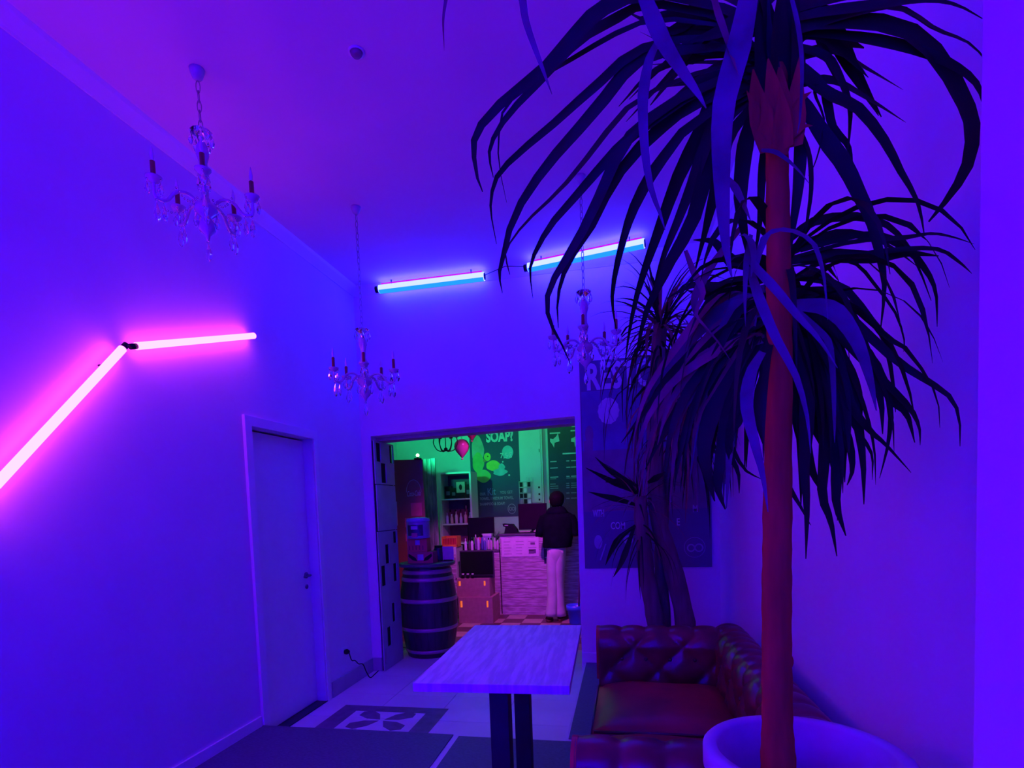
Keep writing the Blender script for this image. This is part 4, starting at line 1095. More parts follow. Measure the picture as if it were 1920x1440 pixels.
# shelf unit
def shelves():
    Y = 8.25; D = .38
    p0 = at(826, 890, Y); p1 = at(879, 890, Y)
    x0, x1, zt = p0.x, p1.x, p0.z
    W = x1-x0
    t = thing('shelf_unit', 'white open shelf unit with a maroon back beside the counter', 'shelf', (x0, Y, 0))
    WM = mat('white_shelf_board', (.62, .66, .63), .5, .04, 4)
    box('side_panel', -.05, 0, 0, D, 0, zt, WM, t, .003); box('side_panel', W, W+.03, 0, D, 0, zt, WM, t, .003)
    box('top_board', -.05, W+.03, -.004, D, zt, zt+.03, WM, t, .003)
    box('back_board', 0, W, D-.015, D, 0, zt, mat('maroon_board', (.20, .05, .11), .6), t)
    levels = [at(850, 935, Y).z, at(850, 982, Y).z, at(850, 1018, Y).z, .5, .1]
    for z in levels: box('shelf_board', .001, W-.001, .005, D-.016, z-.022, z, WM, t, .002)
    return x0, W, Y, levels
sx0, sW, sY, lev = shelves()
CC = {'m': 0}
def bottle_mesh(r, h, body, cap, kind=0):
    bm = bmesh.new()
    if kind == 0: add_lathe(bm, [(0, 0), (r, 0), (r*1.02, h*.05), (r, h*.62), (r*.75, h*.72), (r*.35, h*.78), (r*.33, h*.84), (0, h*.84)], 14)
    else: add_lathe(bm, [(0, 0), (r*.9, 0), (r, h*.1), (r*.95, h*.55), (r*.5, h*.75), (r*.4, h*.84), (0, h*.84)], 14)
    me = bpy.data.meshes.new('body'); bm.to_mesh(me); bm.free(); me.materials.append(body); me.polygons.foreach_set('use_smooth', [True]*len(me.polygons))
    bm = bmesh.new()
    add_lathe(bm, [(0, h*.83), (r*.42, h*.83), (r*.42, h*.97), (r*.3, h), (0, h)], 12)
    mc = bpy.data.meshes.new('cap'); bm.to_mesh(mc); bm.free(); mc.materials.append(cap)
    return me, mc
def put_bottle(loc, me, mc, label, group, cat='bottle', name='bottle'):
    t = thing(name, label, cat, loc, random.uniform(0, 6), group)
    link(bpy.data.objects.new('body', me), t); link(bpy.data.objects.new('cap', mc), t)
PB = [mat('pink_bottle', (.62, .34, .50), .3), mat('lilac_bottle', (.50, .32, .66), .3), mat('peach_bottle', (.60, .30, .34), .3), mat('wine_bottle', (.22, .04, .10), .25)]
WH = mat('white_cap', (.75, .70, .76), .4)
names = ['lilac', 'peach', 'pink', 'lilac', 'peach', 'pink']
pos6 = ['first from the left', 'second from the left', 'third from the left', 'third from the right', 'second from the right', 'last at the right']
for k in range(6):
    me, mc = bottle_mesh(.026, (.17, .15, .19, .16, .18, .17)[k], PB[(1, 2, 0, 1, 2, 0)[k]], WH if k % 2 else PB[0], k % 2)
    put_bottle((sx0+.04+k*(sW-.08)/5, sY+.12, lev[1]), me, mc, names[k]+' bottle on the middle shelf, '+pos6[k], 'bottles on the middle shelf')
for k in range(5):
    me, mc = bottle_mesh(.022, .22 if k != 3 else .28, PB[3], PB[2] if k == 3 else BLACKP, 1)
    put_bottle((sx0+.05+k*(sW-.1)/4, sY+.25, lev[1]), me, mc, 'tall wine-red bottle in the rear row of the middle shelf, number %s from the left' % ['one', 'two', 'three', 'four', 'five'][k], 'rear bottles on the middle shelf')
# upper shelf: dark boxes, one with a beige face
for k, (fx, wv, hv, m, lb) in enumerate([(.16, .10, .20, BLACKP, 'black carton at the left end of the top shelf'), (.36, .09, .17, BLACKP, 'small black carton left of the beige box on the top shelf'), (.62, .14, .26, None, 'beige box with a dark figure on the top shelf'), (.88, .08, .22, BLACKP, 'narrow black carton at the right end of the top shelf')]):
    o = thing('carton', lb, 'box', (sx0+sW*fx, sY+.16, lev[0]), 0, 'boxes on the top shelf')
    if m is None:
        box('body', -wv/2, wv/2, -.05, .05, 0, hv, mat('beige_card', (.55, .45, .33), .6), o, .003)
        box('base_band', -wv/2-.001, wv/2+.001, -.052, -.049, 0, hv*.35, BLACKP, o)
        bm = bmesh.new(); vs = [bm.verts.new((math.cos(2*PI*j/14)*.026, -.0515, hv*.68+math.sin(2*PI*j/14)*.045)) for j in range(14)]; bm.faces.new(vs); bm_obj('print_figure', bm, BLACKP, o)
    else:
        box('body', -wv/2, wv/2, -.05, .05, 0, hv, m, o, .003)
        box('front_label', -wv*.3, wv*.3, -.0515, -.05, hv*.3, hv*.6, mat('dim_label', (.16, .12, .2), .5), o)

# plain white low cabinet under the shelf's orange pack
# ---- counters
CYF = 7.5
ca = at(937, 1005, CYF); cz = ca.z
cl = thing('counter', 'tall distressed plank counter in front of the person', 'counter', (ca.x, CYF, 0))
cw = -.05-ca.x
npl = 9
for k in range(npl):
    z0 = cz*k/npl; z1 = cz*(k+1)/npl
    box('plank', .0, cw, random.uniform(-.003, .003), .03, z0+.002, z1-.002, WOODC, cl, .002)
box('carcass', .01, cw-.01, .03, .62, 0, cz-.03, mat('counter_carcass', (.16, .08, .16), .7), cl)
box('worktop', -.015, cw+.01, -.015, .65, cz, cz+.028, mat('dark_worktop', (.10, .07, .11), .4), cl, .004)
# paper posted on the counter front, dark sign beside it
pa = at(940, 1009, CYF); pb = at(1011, 1043, CYF)
o = thing('paper_notice', 'wide pale paper notice taped along the counter front', 'notice', (pa.x, CYF-.006, pb.z))
pw, ph = pb.x-pa.x, pa.z-pb.z
PAPER = mat('notice_paper', (.72, .52, .72), .7, .08, 14); INK = mat('notice_ink', (.34, .22, .36), .7); INKD = mat('notice_dark_ink', (.16, .09, .18), .7)
box('paper', 0, pw, -.003, 0, 0, ph, PAPER, o)
bm = bmesh.new()
for c_ in range(3):
    for r_ in range(5):
        x_ = pw*(.06+.33*c_); z_ = ph*(.14+.16*r_)
        if c_ == 2 and r_ in (3,): continue
        add_box(bm, x_, x_+pw*random.uniform(.12, .24), -.0036, -.0029, z_, z_+.008)
bm_obj('print_lines', bm, INK, o)['kind'] = 'stuff'
bm = bmesh.new(); add_box(bm, pw*.78, pw*.90, -.0038, -.0029, ph*.62, ph*.74); add_box(bm, pw*.73, pw*.92, -.0036, -.0029, ph*.16, ph*.38); bm_obj('print_block', bm, INKD, o)
da = at(1019, 1004, CYF); db = at(1028, 1056, CYF)
o = thing('dark_sign', 'narrow dark blue sign strip on the counter front beside the person', 'sign', (da.x, CYF-.008, db.z))
box('strip', 0, db.x-da.x+.03, -.004, 0, 0, da.z-db.z, mat('sign_navy', (.03, .03, .07), .5), o)
bm = bmesh.new()
for z_ in (.08, .22, .33): add_box(bm, .01, .05, -.0048, -.004, (da.z-db.z)*z_*2.4, (da.z-db.z)*z_*2.4+.012)
bm_obj('print_lines', bm, mat('sign_print', (.4, .35, .5), .6), o)['kind'] = 'stuff'
# low counter to the left
LZ = at(895, 1036, CYF).z
la = at(864, 1036, CYF)
lc = thing('low_counter', 'low distressed plank counter behind the cardboard boxes', 'counter', (la.x, CYF+.02, 0))
lw = ca.x-la.x-.02
for k in range(7): box('plank', 0, lw, random.uniform(-.003, .003), .03, LZ*k/7+.002, LZ*(k+1)/7-.002, WOODC, lc, .002)
box('carcass', .005, lw-.005, .03, .60, 0, LZ-.03, MATS['counter_carcass'], lc)
box('worktop', -.012, lw, -.012, .62, LZ, LZ+.026, MATS['dark_worktop'], lc, .003)
LZT = LZ+.027; CZT = cz+.029
# spray bottles etc along the low counter
cols = [(.70, .62, .74), (.12, .05, .10), (.72, .62, .74), (.20, .05, .30), (.60, .45, .72), (.10, .10, .40), (.12, .10, .45), (.66, .40, .62), (.55, .30, .50), (.66, .45, .62), (.62, .40, .60)]
lbs = ['white', 'black', 'white capped', 'plum', 'pale lilac', 'navy', 'blue', 'pink', 'rose', 'pale pink', 'mauve']
for k in range(11):
    x_ = at(873+k*6.0, 1020, CYF+.1).x
    me, mc = bottle_mesh(.020, .17+.05*(k in (3, 4, 5)), mat('lowrow_%d' % k, cols[k], .3), WH if k % 3 == 0 else BLACKP, k % 2)
    put_bottle((x_, CYF+.10+.04*(k % 2), LZT), me, mc, '%s bottle in the row on the low counter behind the black screen' % lbs[k], 'bottles on the low counter')
# monitors
def monitor(pxa, pya, pxb, pyb, Y, zbase, label, scr=(.012, .008, .02)):
    a = at(pxa, pya, Y); b = at(pxb, pyb, Y); w_ = b.x-a.x; cx = (a.x+b.x)/2
    t = thing('monitor', label, 'monitor', (cx, Y, zbase))
    z0, z1 = b.z-zbase, a.z-zbase
    box('housing', -w_/2, w_/2, 0, .035, z0, z1, BLACKP, t, .005)
    box('screen', -w_/2+.012, w_/2-.012, -.002, 0, z0+.02, z1-.012, mat('screen_%d' % int(pxa), scr, .35, spec=.08), t)
    box('stand_neck', -.025, .025, .02, .045, .01, z0+.06, BLACKP, t, .003)
    box('stand_foot', -.10, .10, -.06, .09, 0, .012, BLACKP, t, .004)
    return t
monitor(877, 971, 927, 1006, CYF+.35, LZT, 'black monitor turned off on the low counter')
monitor(971, 945, 1026, 992, CYF+.22, CZT, 'large dark monitor on the tall counter', (.022, .003, .016))
# black card terminal
q = at(958, 995, CYF+.10)
t = thing('card_terminal', 'black tilted card terminal at the left end of the tall counter', 'terminal', (q.x, CYF+.12, CZT))
bm = bmesh.new(); vs = [(-.09, 0), (.10, 0), (.09, .05), (.03, .13), (-.11, .14), (-.10, .10), (-.07, .09)]
lo_ = [bm.verts.new((a, -.06, b)) for a, b in vs]; hi_ = [bm.verts.new((a, .06, b)) for a, b in vs]; bm.faces.new(lo_); bm.faces.new(hi_)
for k in range(len(vs)): bm.faces.new((lo_[k], lo_[(k+1) % len(vs)], hi_[(k+1) % len(vs)], hi_[k]))
bm_obj('body', bm, BLACKP, t); box('paper_slot', -.08, -.03, -.062, -.058, .11, .118, WH, t)
# keyboard-like tray with pale papers
q = at(998, 998, CYF+.08)
t = thing('paper_tray', 'low tray of pale papers in front of the large monitor', 'tray', (q.x, CYF+.09, CZT))
box('tray', -.20, .20, -.07, .06, 0, .012, BLACKP, t, .003)
box('paper_pile', -.17, -.02, -.06, .05, .012, .028, mat('pale_paper', (.45, .42, .34), .8), t, .002); box('paper_pile', .03, .18, -.06, .05, .012, .034, MATS['pale_paper'], t, .002)
# pink cup, lilac box, white tape stand
q = at(893, 990, CYF+.16)
t = thing('pink_cup', 'bright pink cup standing before the black monitor', 'cup', (q.x, CYF+.22, LZT))
lathe('cup', [(0, 0), (.035, 0), (.045, .10), (.052, .17), (.046, .17), (.03, .02), (0, .02)], mat('hot_pink', (.9, .05, .30), .35), t, 18)
box('holder', -.045, .045, -.04, .04, -.0, .09, mat('plum_box', (.20, .06, .25), .5), t, .004)
q = at(907, 1001, CYF+.2)
t = thing('lilac_box', 'pale lilac flat box in front of the black monitor', 'box', (q.x+.04, CYF+.24, LZT))
box('body', -.07, .07, -.04, .04, 0, .19, mat('violet_card', (.40, .30, .70), .5), t, .003); box('lid', -.073, .073, -.043, .043, .19, .225, mat('pale_lilac_card', (.70, .62, .82), .5), t, .003)
q = at(940, 997, CYF+.1)
t = thing('desk_plant', 'small green desk plant between the two monitors', 'plant', (at(930, 1000, CYF+.2).x, CYF+.22, LZT))
lathe('pot', [(0, 0), (.035, 0), (.045, .08), (.038, .08), (.03, .02), (0, .02)], BLACKP, t, 14)
for k in range(12):
    a = k*2.4
    pts_ = [Vector((0, 0, .06)), Vector((math.cos(a)*.03, math.sin(a)*.03, .15)), Vector((math.cos(a)*.07, math.sin(a)*.07, .20+.03*(k % 3)))]
    leaf_strip('leaf', pts_, [.012, .03, .004], mat('desk_leaf', (.06, .25, .08), .5), t, Vector((0, 0, 1)))
# orange-red snack carton on a stand left of the bottles
a = at(832, 1004, 7.75); b = at(861, 1023, 7.75)
st = thing('side_cabinet', 'pale narrow cabinet carrying the orange crate', 'cabinet', ((a.x+b.x)/2, 7.75, 0))
w_ = b.x-a.x
box('body', -w_*.56, w_*.44, -.12, .22, 0, b.z-.012, MATS['white_shelf_board'], st, .004); box('door', -w_*.53, w_*.42, -.135, -.121, .05, b.z-.12, WOODC, st, .003)
box('knob', w_*.38, w_*.44, -.15, -.135, b.z*.5, b.z*.5+.03, BLACKP, st, .003)
t = thing('orange_crate', 'orange crate of red packs on the narrow cabinet', 'crate', ((a.x+b.x)/2, 7.75, b.z-.011))
OR = mat('orange_card', (.85, .25, .05), .5)
hh = a.z-b.z
box('floor_board', -w_/2, w_/2, -.1, .1, 0, .01, OR, t); box('back_wall', -w_/2, w_/2, .09, .1, .01, hh, OR, t); box('side_wall', -w_/2, -w_/2+.01, -.1, .09, .01, hh, OR, t); box('side_wall', w_/2-.01, w_/2, -.1, .09, .01, hh, OR, t); box('front_lip', -w_/2, w_/2, -.1, -.09, .01, hh*.22, OR, t)
for k in range(5): box('red_pack', -w_/2+.014+k*(w_-.028)/5, -w_/2+.010+(k+1)*(w_-.028)/5, -.085, .0, .011, hh*.8, mat('pack_red', (.60, .04, .05), .5), t, .004)

# ---- cardboard boxes with the black screen on top
BYF = 6.93
CARD = mat('cardboard', (.36, .17, .20), .8, .12, 20, .05); CARDD = mat('cardboard_shadow_side', (.34, .16, .19), .8, .12, 20)
def carton(pxa, pya, pxb, pyb, Y, dep, z0, label):
    a = at(pxa, pya, Y); b = at(pxb, pyb, Y); w_ = b.x-a.x; h_ = a.z-(b.z if z0 is None else z0); zb = z0 if z0 is not None else 0
    t = thing('cardboard_box', label, 'box', ((a.x+b.x)/2, Y, zb), 0, 'stacked cardboard boxes')
    hx = w_*.40; hz0, hz1 = h_*.62, h_*.88
    bm = bmesh.new()
    # front panel as pieces round two real hand holes
    xs = [-w_/2, -hx-.03, -hx+.01, hx-.035, hx-.01, w_/2]
    for i in range(5):
        if i in (1, 3): add_box(bm, xs[i], xs[i+1], 0, .006, 0, hz0); add_box(bm, xs[i], xs[i+1], 0, .006, hz1, h_)
        else: add_box(bm, xs[i], xs[i+1], 0, .006, 0, h_)
    bmesh.ops.remove_doubles(bm, verts=bm.verts, dist=.0002)
    bm_obj('front_panel', bm, CARD, t)
    box('side_panel', -w_/2, -w_/2+.006, .006, dep, 0, h_, CARD, t); box('side_panel', w_/2-.006, w_/2, .006, dep, 0, h_, CARD, t)
    box('back_panel', -w_/2+.006, w_/2-.006, dep-.006, dep, 0, h_, CARD, t); box('bottom_panel', -w_/2+.006, w_/2-.006, .006, dep-.006, 0, .006, CARD, t)
    f1 = box('top_flap', -w_/2, w_/2, 0, dep/2-.003, h_, h_+.006, CARD, t); f2 = box('top_flap', -w_/2, w_/2, dep/2+.003, dep, h_, h_+.006, CARD, t)
    box('hole_glow', -w_/2+.02, w_/2-.02, .03, .06, .01, h_-.01, emit('orange_glow', (1.0, .16, .06), .85), t)  # added glowing sheet so the hand holes show orange light
    return h_+.0065, (a.x+b.x)/2, w_
h1, cx1, w1 = carton(859, 1121, 925, 1168, BYF, .42, 0.0, 'lower cardboard box on the floor with two hand holes')
h2, cx2, w2 = carton(856, 1086, 919, 1121, BYF+.04, .30, h1, 'upper cardboard box carrying the black screen')
a = at(862, 1033, BYF+.12); b = at(928, 1086, BYF+.12)
zt = h1+h2
t = thing('black_screen', 'black flat screen leaning on top of the cardboard boxes', 'screen', ((a.x+b.x)/2, BYF+.10, zt))
w_ = b.x-a.x; hh = a.z-zt
box('frame', -w_/2, w_/2, 0, .03, .0, hh, mat('screen_frame', (.05, .03, .06), .3), t, .005); box('panel', -w_/2+.014, w_/2-.014, -.002, 0, .045, hh-.014, mat('screen_black', (.008, .004, .01), .2), t)
box('base_bar', -w_*.1, w_/2-.02, -.012, 0, .012, .035, BLACKP, t, .003)
for k in range(3):
    o = thing('small_jar', 'small dark jar with a pale lid before the black screen, %s' % ['leftmost', 'middle one', 'rightmost'][k], 'jar', (at(868+k*9, 1084, BYF+.06).x, BYF+.07, zt), 0, 'jars on the upper cardboard box')
    lathe('body', [(0, 0), (.018, 0), (.02, .04), (.016, .05), (0, .05)], BLACKP, o, 12); lathe('lid', [(.017, .05), (.017, .062), (0, .062)], WH, o, 12)
# blue bucket
q = at(1077, 1166, 6.9)
t = thing('blue_bucket', 'blue bucket on the floor at the right edge of the doorway', 'bucket', (q.x+.02, 6.95, 0))
BB = mat('blue_plastic', (.04, .10, .75), .35)
lathe('body', [(0, 0), (.085, 0), (.088, .01), (.105, .17), (.12, .175), (.125, .24), (.117, .24), (.098, .16), (.08, .015), (0, .012)], BB, t, 28)
tube('mop_handle', [(.03, 0, .02), (.07, .03, .9)], .011, mat('dark_handle', (.06, .03, .05), .5), t, 8)

# ---- far wall: kit poster, white panel, menu board, card rack
def kit_poster():
    Y = FY1
    a = at(877, 770, Y); b = at(968, 770, Y); c = at(897, 970, Y)
    x0, x1, z1, z0 = a.x+.01, b.x+.03, a.z, c.z
    t = thing('kit_poster', 'dark blue poster with soap, ducks and white lettering on the far wall', 'poster', (x0, Y, z0))
    W, Hh = x1-x0, z1-z0
    box('sheet', 0, W, -.01, -.001, 0, Hh, mat('kit_navy', (.06, .045, .12), .6, .1, 2), t)
    PR = mat('kit_print_pale', (.62, .66, .64), .6); PG = mat('kit_print_grey', (.36, .34, .42), .6)
    X, Z = (1, 0, .0), (0, 0, 1); yf = -.011
    def loc(px, py): q = at(px, py, Y); return q.x-x0, q.z-z0
    p = loc(912, 829); text_obj('print_lettering', 'SOAP?', .235, PR, t, (p[0], yf, p[1]), X, Z, .0006, .46, .010)
    p = loc(938, 859); text_obj('print_lettering', '7,5€', .115, PR, t, (p[0], yf-.003, p[1]), X, Z, .0006, .20, .002)
    p = loc(914, 929); text_obj('print_lettering', 'Kit', .17, mat('kit_print_blue', (.22, .26, .50), .6), t, (p[0], yf, p[1]), (1, 0, .06), Z, .0006, .14, .001)
    p = loc(900, 929); text_obj('print_lettering', 'OUR', .065, PG, t, (p[0], yf, p[1]), X, Z, .0006, .10, .001)
    p = loc(938, 926); text_obj('print_lettering', 'YOU GET:', .065, PG, t, (p[0], yf, p[1]), X, Z, .0006, .22, .001)
    p = loc(900, 938); text_obj('print_lettering', 'TOWEL, 1 MEDIUM TOWEL,', .065, PG, t, (p[0], yf, p[1]), X, Z, .0006, .58, .001)
    p = loc(900, 948); text_obj('print_lettering', 'SHAMPOO & SOAP!', .065, PG, t, (p[0], yf, p[1]), X, Z, .0006, .43, .001)
    def blob(n_, px, py, rx, rz, m, d=.0, lump=0, k0=0):
        p = loc(px, py); bm = bmesh.new(); n = 26
        vs = [bm.verts.new((p[0]+math.cos(2*PI*k/n)*rx*(1+lump*math.cos(5*2*PI*k/n+k0)), yf-.001-d, p[1]+math.sin(2*PI*k/n)*rz*(1+lump*math.cos(4*2*PI*k/n+k0)))) for k in range(n)]
        bm.faces.new(vs); bm_obj(n_, bm, m, t)
    YE = mat('kit_yellow', (.62, .62, .06), .6); YG = mat('kit_lime', (.32, .52, .10), .6); PA = mat('kit_bag', (.42, .44, .30), .6); CY = mat('kit_cyan', (.22, .50, .52), .6)
    blob('print_bag', 896, 845, .105, .24, PA, 0, .06); blob('print_bag', 897, 868, .10, .17, YG, .0005, .05)
    blob('print_duck_body', 925, 873, .12, .085, YE, .001, .04); blob('print_duck_head', 914, 857, .058, .070, YE, .0015); blob('print_beak', 909, 864, .028, .02, mat('kit_orange', (.55, .25, .05), .6), .002); blob('print_eye', 915, 856, .010, .014, BLACKP, .002)
    blob('print_soap', 907, 893, .125, .105, YG, .0012, .04)
    blob('print_bubble', 952, 848, .095, .11, CY, .0005); blob('print_foam', 938, 885, .12, .06, CY, .0016, .10); blob('print_foam', 941, 876, .055, .06, CY, .0014, .08)
    blob('print_dot', 943, 866, .012, .014, PR, .001); blob('print_dot', 955, 891, .016, .014, PR, .001)
    p = loc(960, 954)
    bm = bmesh.new(); n = 24; A = []; B = []
    for k in range(n):
        c_, s_ = math.cos(2*PI*k/n), math.sin(2*PI*k/n); A.append(bm.verts.new((p[0]+c_*.07, yf-.001, p[1]+s_*.085))); B.append(bm.verts.new((p[0]+c_*.060, yf-.001, p[1]+s_*.075)))
    for k in range(n): bm.faces.new((A[k], A[(k+1) % n], B[(k+1) % n], B[k]))
    bm_obj('print_ring', bm, PG, t)
    for dx in (-.022, .026):
        bm = bmesh.new(); A = []; B = []
        for k in range(n):
            c_, s_ = math.cos(2*PI*k/n), math.sin(2*PI*k/n); A.append(bm.verts.new((p[0]+dx+c_*.028, yf-.001, p[1]+s_*.03))); B.append(bm.verts.new((p[0]+dx+c_*.018, yf-.001, p[1]+s_*.02)))
        for k in range(n): bm.faces.new((A[k], A[(k+1) % n], B[(k+1) % n], B[k]))
        bm_obj('print_ring', bm, PG, t)
kit_poster()
a = at(969, 790, FY1-.05); b = at(1024, 945, FY1-.05)
t = thing('wall_cupboard', 'tall white cupboard door between the two far posters', 'cupboard', (a.x+.02, FY1-.05, b.z))
w_, hh = b.x-a.x-.05, a.z-b.z
PW_ = mat('cupboard_white', (.62, .66, .63), .55, .04, 4)
box('carcass', 0, w_, 0, .048, 0, hh, PW_, t, .003); box('door', .02, w_-.03, -.018, 0, .03, hh-.01, PW_, t, .004); box('edge_strip', w_-.022, w_, -.022, 0, -.05, hh, PW_, t, .002)
for z_ in (.06, .15, .26): box('hinge', .30, .325, -.024, -.018, z_, z_+.03, BLACKP, t, .002)
box('latch', w_-.06, w_-.045, -.026, -.018, hh*.62, hh*.62+.05, mat('latch_green', (.08, .3, .18), .5), t, .002)
def menu():
    Y = FY1-.02
    a = at(1022, 775, Y); b = at(1100, 975, Y)
    t = thing('menu_board', 'dark menu board with white drawings and lines on the far wall', 'board', (a.x+.03, Y, b.z))
    W, Hh = b.x-a.x, a.z-b.z; x0, z0 = a.x+.03, b.z
    box('panel', 0, W, -.02, .018, 0, Hh, mat('menu_dark', (.018, .03, .045), .5), t, .003)
    MP = mat('menu_print', (.50, .62, .56), .6); MD = mat('menu_print_dim', (.22, .28, .27), .6)
    yf = -.0205
    def loc(px, py): q = at(px, py, Y); return q.x-x0, q.z-z0
    bm = bmesh.new(); bd = bmesh.new()
    def bar(B, px, py, w_, h_):
        p = loc(px, py); add_box(B, p[0], p[0]+w_, yf-.001, yf+.001, p[1]-h_/2, p[1]+h_/2)
    for px, py, w_ in ((1031, 813, .17), (1070, 808, .12), (1072, 800, .09), (1055, 851, .22)): bar(bm, px, py, w_, .022)
    bm_kind = None
    for r_, py in enumerate((866, 878, 895, 898, 908, 912, 916, 926, 936)):
        for px, w_ in ((1032, random.uniform(.08, .14)), (1062, random.uniform(.04, .07)), (1071, random.uniform(.08, .12))):
            bar(bd if r_ > 2 else bm, px, py-(px-1032)*.05, w_, .014)
    bm_obj('print_lines', bm, MP, t)['kind'] = 'stuff'; bm_obj('print_lines', bd, MD, t)['kind'] = 'stuff'
    for px, py, pts_ in ((1040, 828, [(-.07, .05), (-.02, .04), (.03, .08), (.06, .13), (.08, .0), (.05, -.01), (.0, -.02), (-.01, -.10), (-.04, -.04), (-.07, 0)]), (1077, 826, [(-.05, .03), (.0, .05), (.05, .09), (.06, -.02), (.04, -.11), (.01, -.1), (0, -.03), (-.05, -.02)])):
        p = loc(px, py); B = bmesh.new(); B.faces.new([B.verts.new((p[0]+x_, yf-.0015, p[1]+z_)) for x_, z_ in pts_]); bm_obj('print_drawing', B, MP, t)
    p = loc(1072, 858)
menu()
# card rack on the far wall
a = at(973, 895, FY1-.12); b = at(997, 947, FY1-.12)
t = thing('card_rack', 'white wire rack of small cards beside the kit poster', 'rack', (a.x, FY1-.12, b.z))
w_, hh = b.x-a.x, a.z-b.z
WR = mat('white_wire', (.6, .6, .62), .4)
for x_ in (0, w_*.33, w_*.66, w_): tube('upright', [(x_, 0, 0), (x_, 0, hh*(1 if x_ > w_*.5 else .85))], .005, WR, t, 6)
for k in range(5): tube('rail', [(0, -.01, hh*(.04+.2*k)), (w_, -.01, hh*(.04+.2*k))], .005, WR, t, 6)
for k in range(4):
    for j in range(3):
        box('card', w_*(.04+.33*j), w_*(.04+.33*j)+w_*.24, .004, .010, hh*(.06+.2*k), hh*(.06+.2*k)+hh*.16, random.choice([WH, BLACKP, mat('card_lilac', (.35, .22, .40), .6)]), t)
box('wall_plate', -.01, w_+.01, .09, .119, 0, hh*.9, BLACKP, t, .003)
for x_ in (.05, w_-.05): tube('bracket', [(x_, 0, hh*.5), (x_, .09, hh*.5)], .005, WR, t, 6)

# small router aerial behind the black monitor
q = at(888, 968, 8.1)
t = thing('router', 'black router with upright aerials behind the black monitor', 'router', (q.x, 8.05, LZT))
box('body', -.12, .10, -.06, .05, 0, .05, BLACKP, t, .006)
for x_ in (-.09, -.02, .05): tube('aerial', [(x_, .03, .04), (x_, .035, .42 if x_ == -.02 else .33)], .007, BLACKP, t, 6)

# black wire chandelier and balloons hung in the far room
q = at(836, 846, 6.0)
t = thing('wire_chandelier', 'black wire chandelier just under the lintel in the far room', 'chandelier', (q.x, 6.0, FH))
dz = q.z-FH
tube('rod', [(0, 0, 0), (0, 0, dz+.02)], .005, BLACK, t, 6)
sphere('hub', .022, BLACK, t, (0, 0, dz+.02))
for k in range(6):
    a = 2*PI*k/6+.3; c_, s_ = math.cos(a), math.sin(a)
    P = smoothline([(0, 0, dz+.02), (c_*.05, s_*.05, dz), (c_*.10, s_*.10, dz+.02), (c_*.135, s_*.135, dz+.09), (c_*.125, s_*.125, dz+.15)], 14)
    bm = bmesh.new(); add_tube(bm, P, .006, 6); o = bm_obj('arm', bm, BLACK, t, True)
    cp = lathe('cup', [(0, 0), (.02, .004), (.026, .03), (.02, .03), (.01, .01), (0, .008)], BLACK, o, 12, (c_*.125, s_*.125, dz+.15))
    lathe('candle', [(0, 0), (.010, 0), (.010, .06), (0, .065)], CANDLE, o, 10, (c_*.125, s_*.125, dz+.175))
def balloon(px, py, Y, r, m, label):
    q = at(px, py, Y)
    t = thing('balloon', label, 'balloon', (q.x, Y, q.z), 0, 'balloons under the lintel')
    lathe('skin', [(.004, -r*1.45), (r*.18, -r*1.30), (r*.45, -r*1.0), (r*.82, -r*.5), (r, 0), (r*.93, r*.45), (r*.66, r*.82), (r*.3, r*1.0), (0, r*1.04)], m, t, 24)
    lathe('knot', [(.0, -r*1.62), (.018, -r*1.62), (.006, -r*1.46), (.006, -r*1.40), (0, -r*1.4)], m, t, 10)
    tube('ribbon', [(0, 0, r*1.02), (.005, 0, r*1.02+.3), (0, 0, FH-q.z)], .002, WR, t, 5)
balloon(866, 838, 6.4, .092, mat('pink_balloon', (.62, .12, .26), .25, .1, 4), 'pink balloon hanging knot down under the lintel')
balloon(884, 806, 6.3, .085, mat('red_balloon', (.35, .05, .08), .25, .1, 4), 'dark red balloon mostly hidden above the lintel edge')

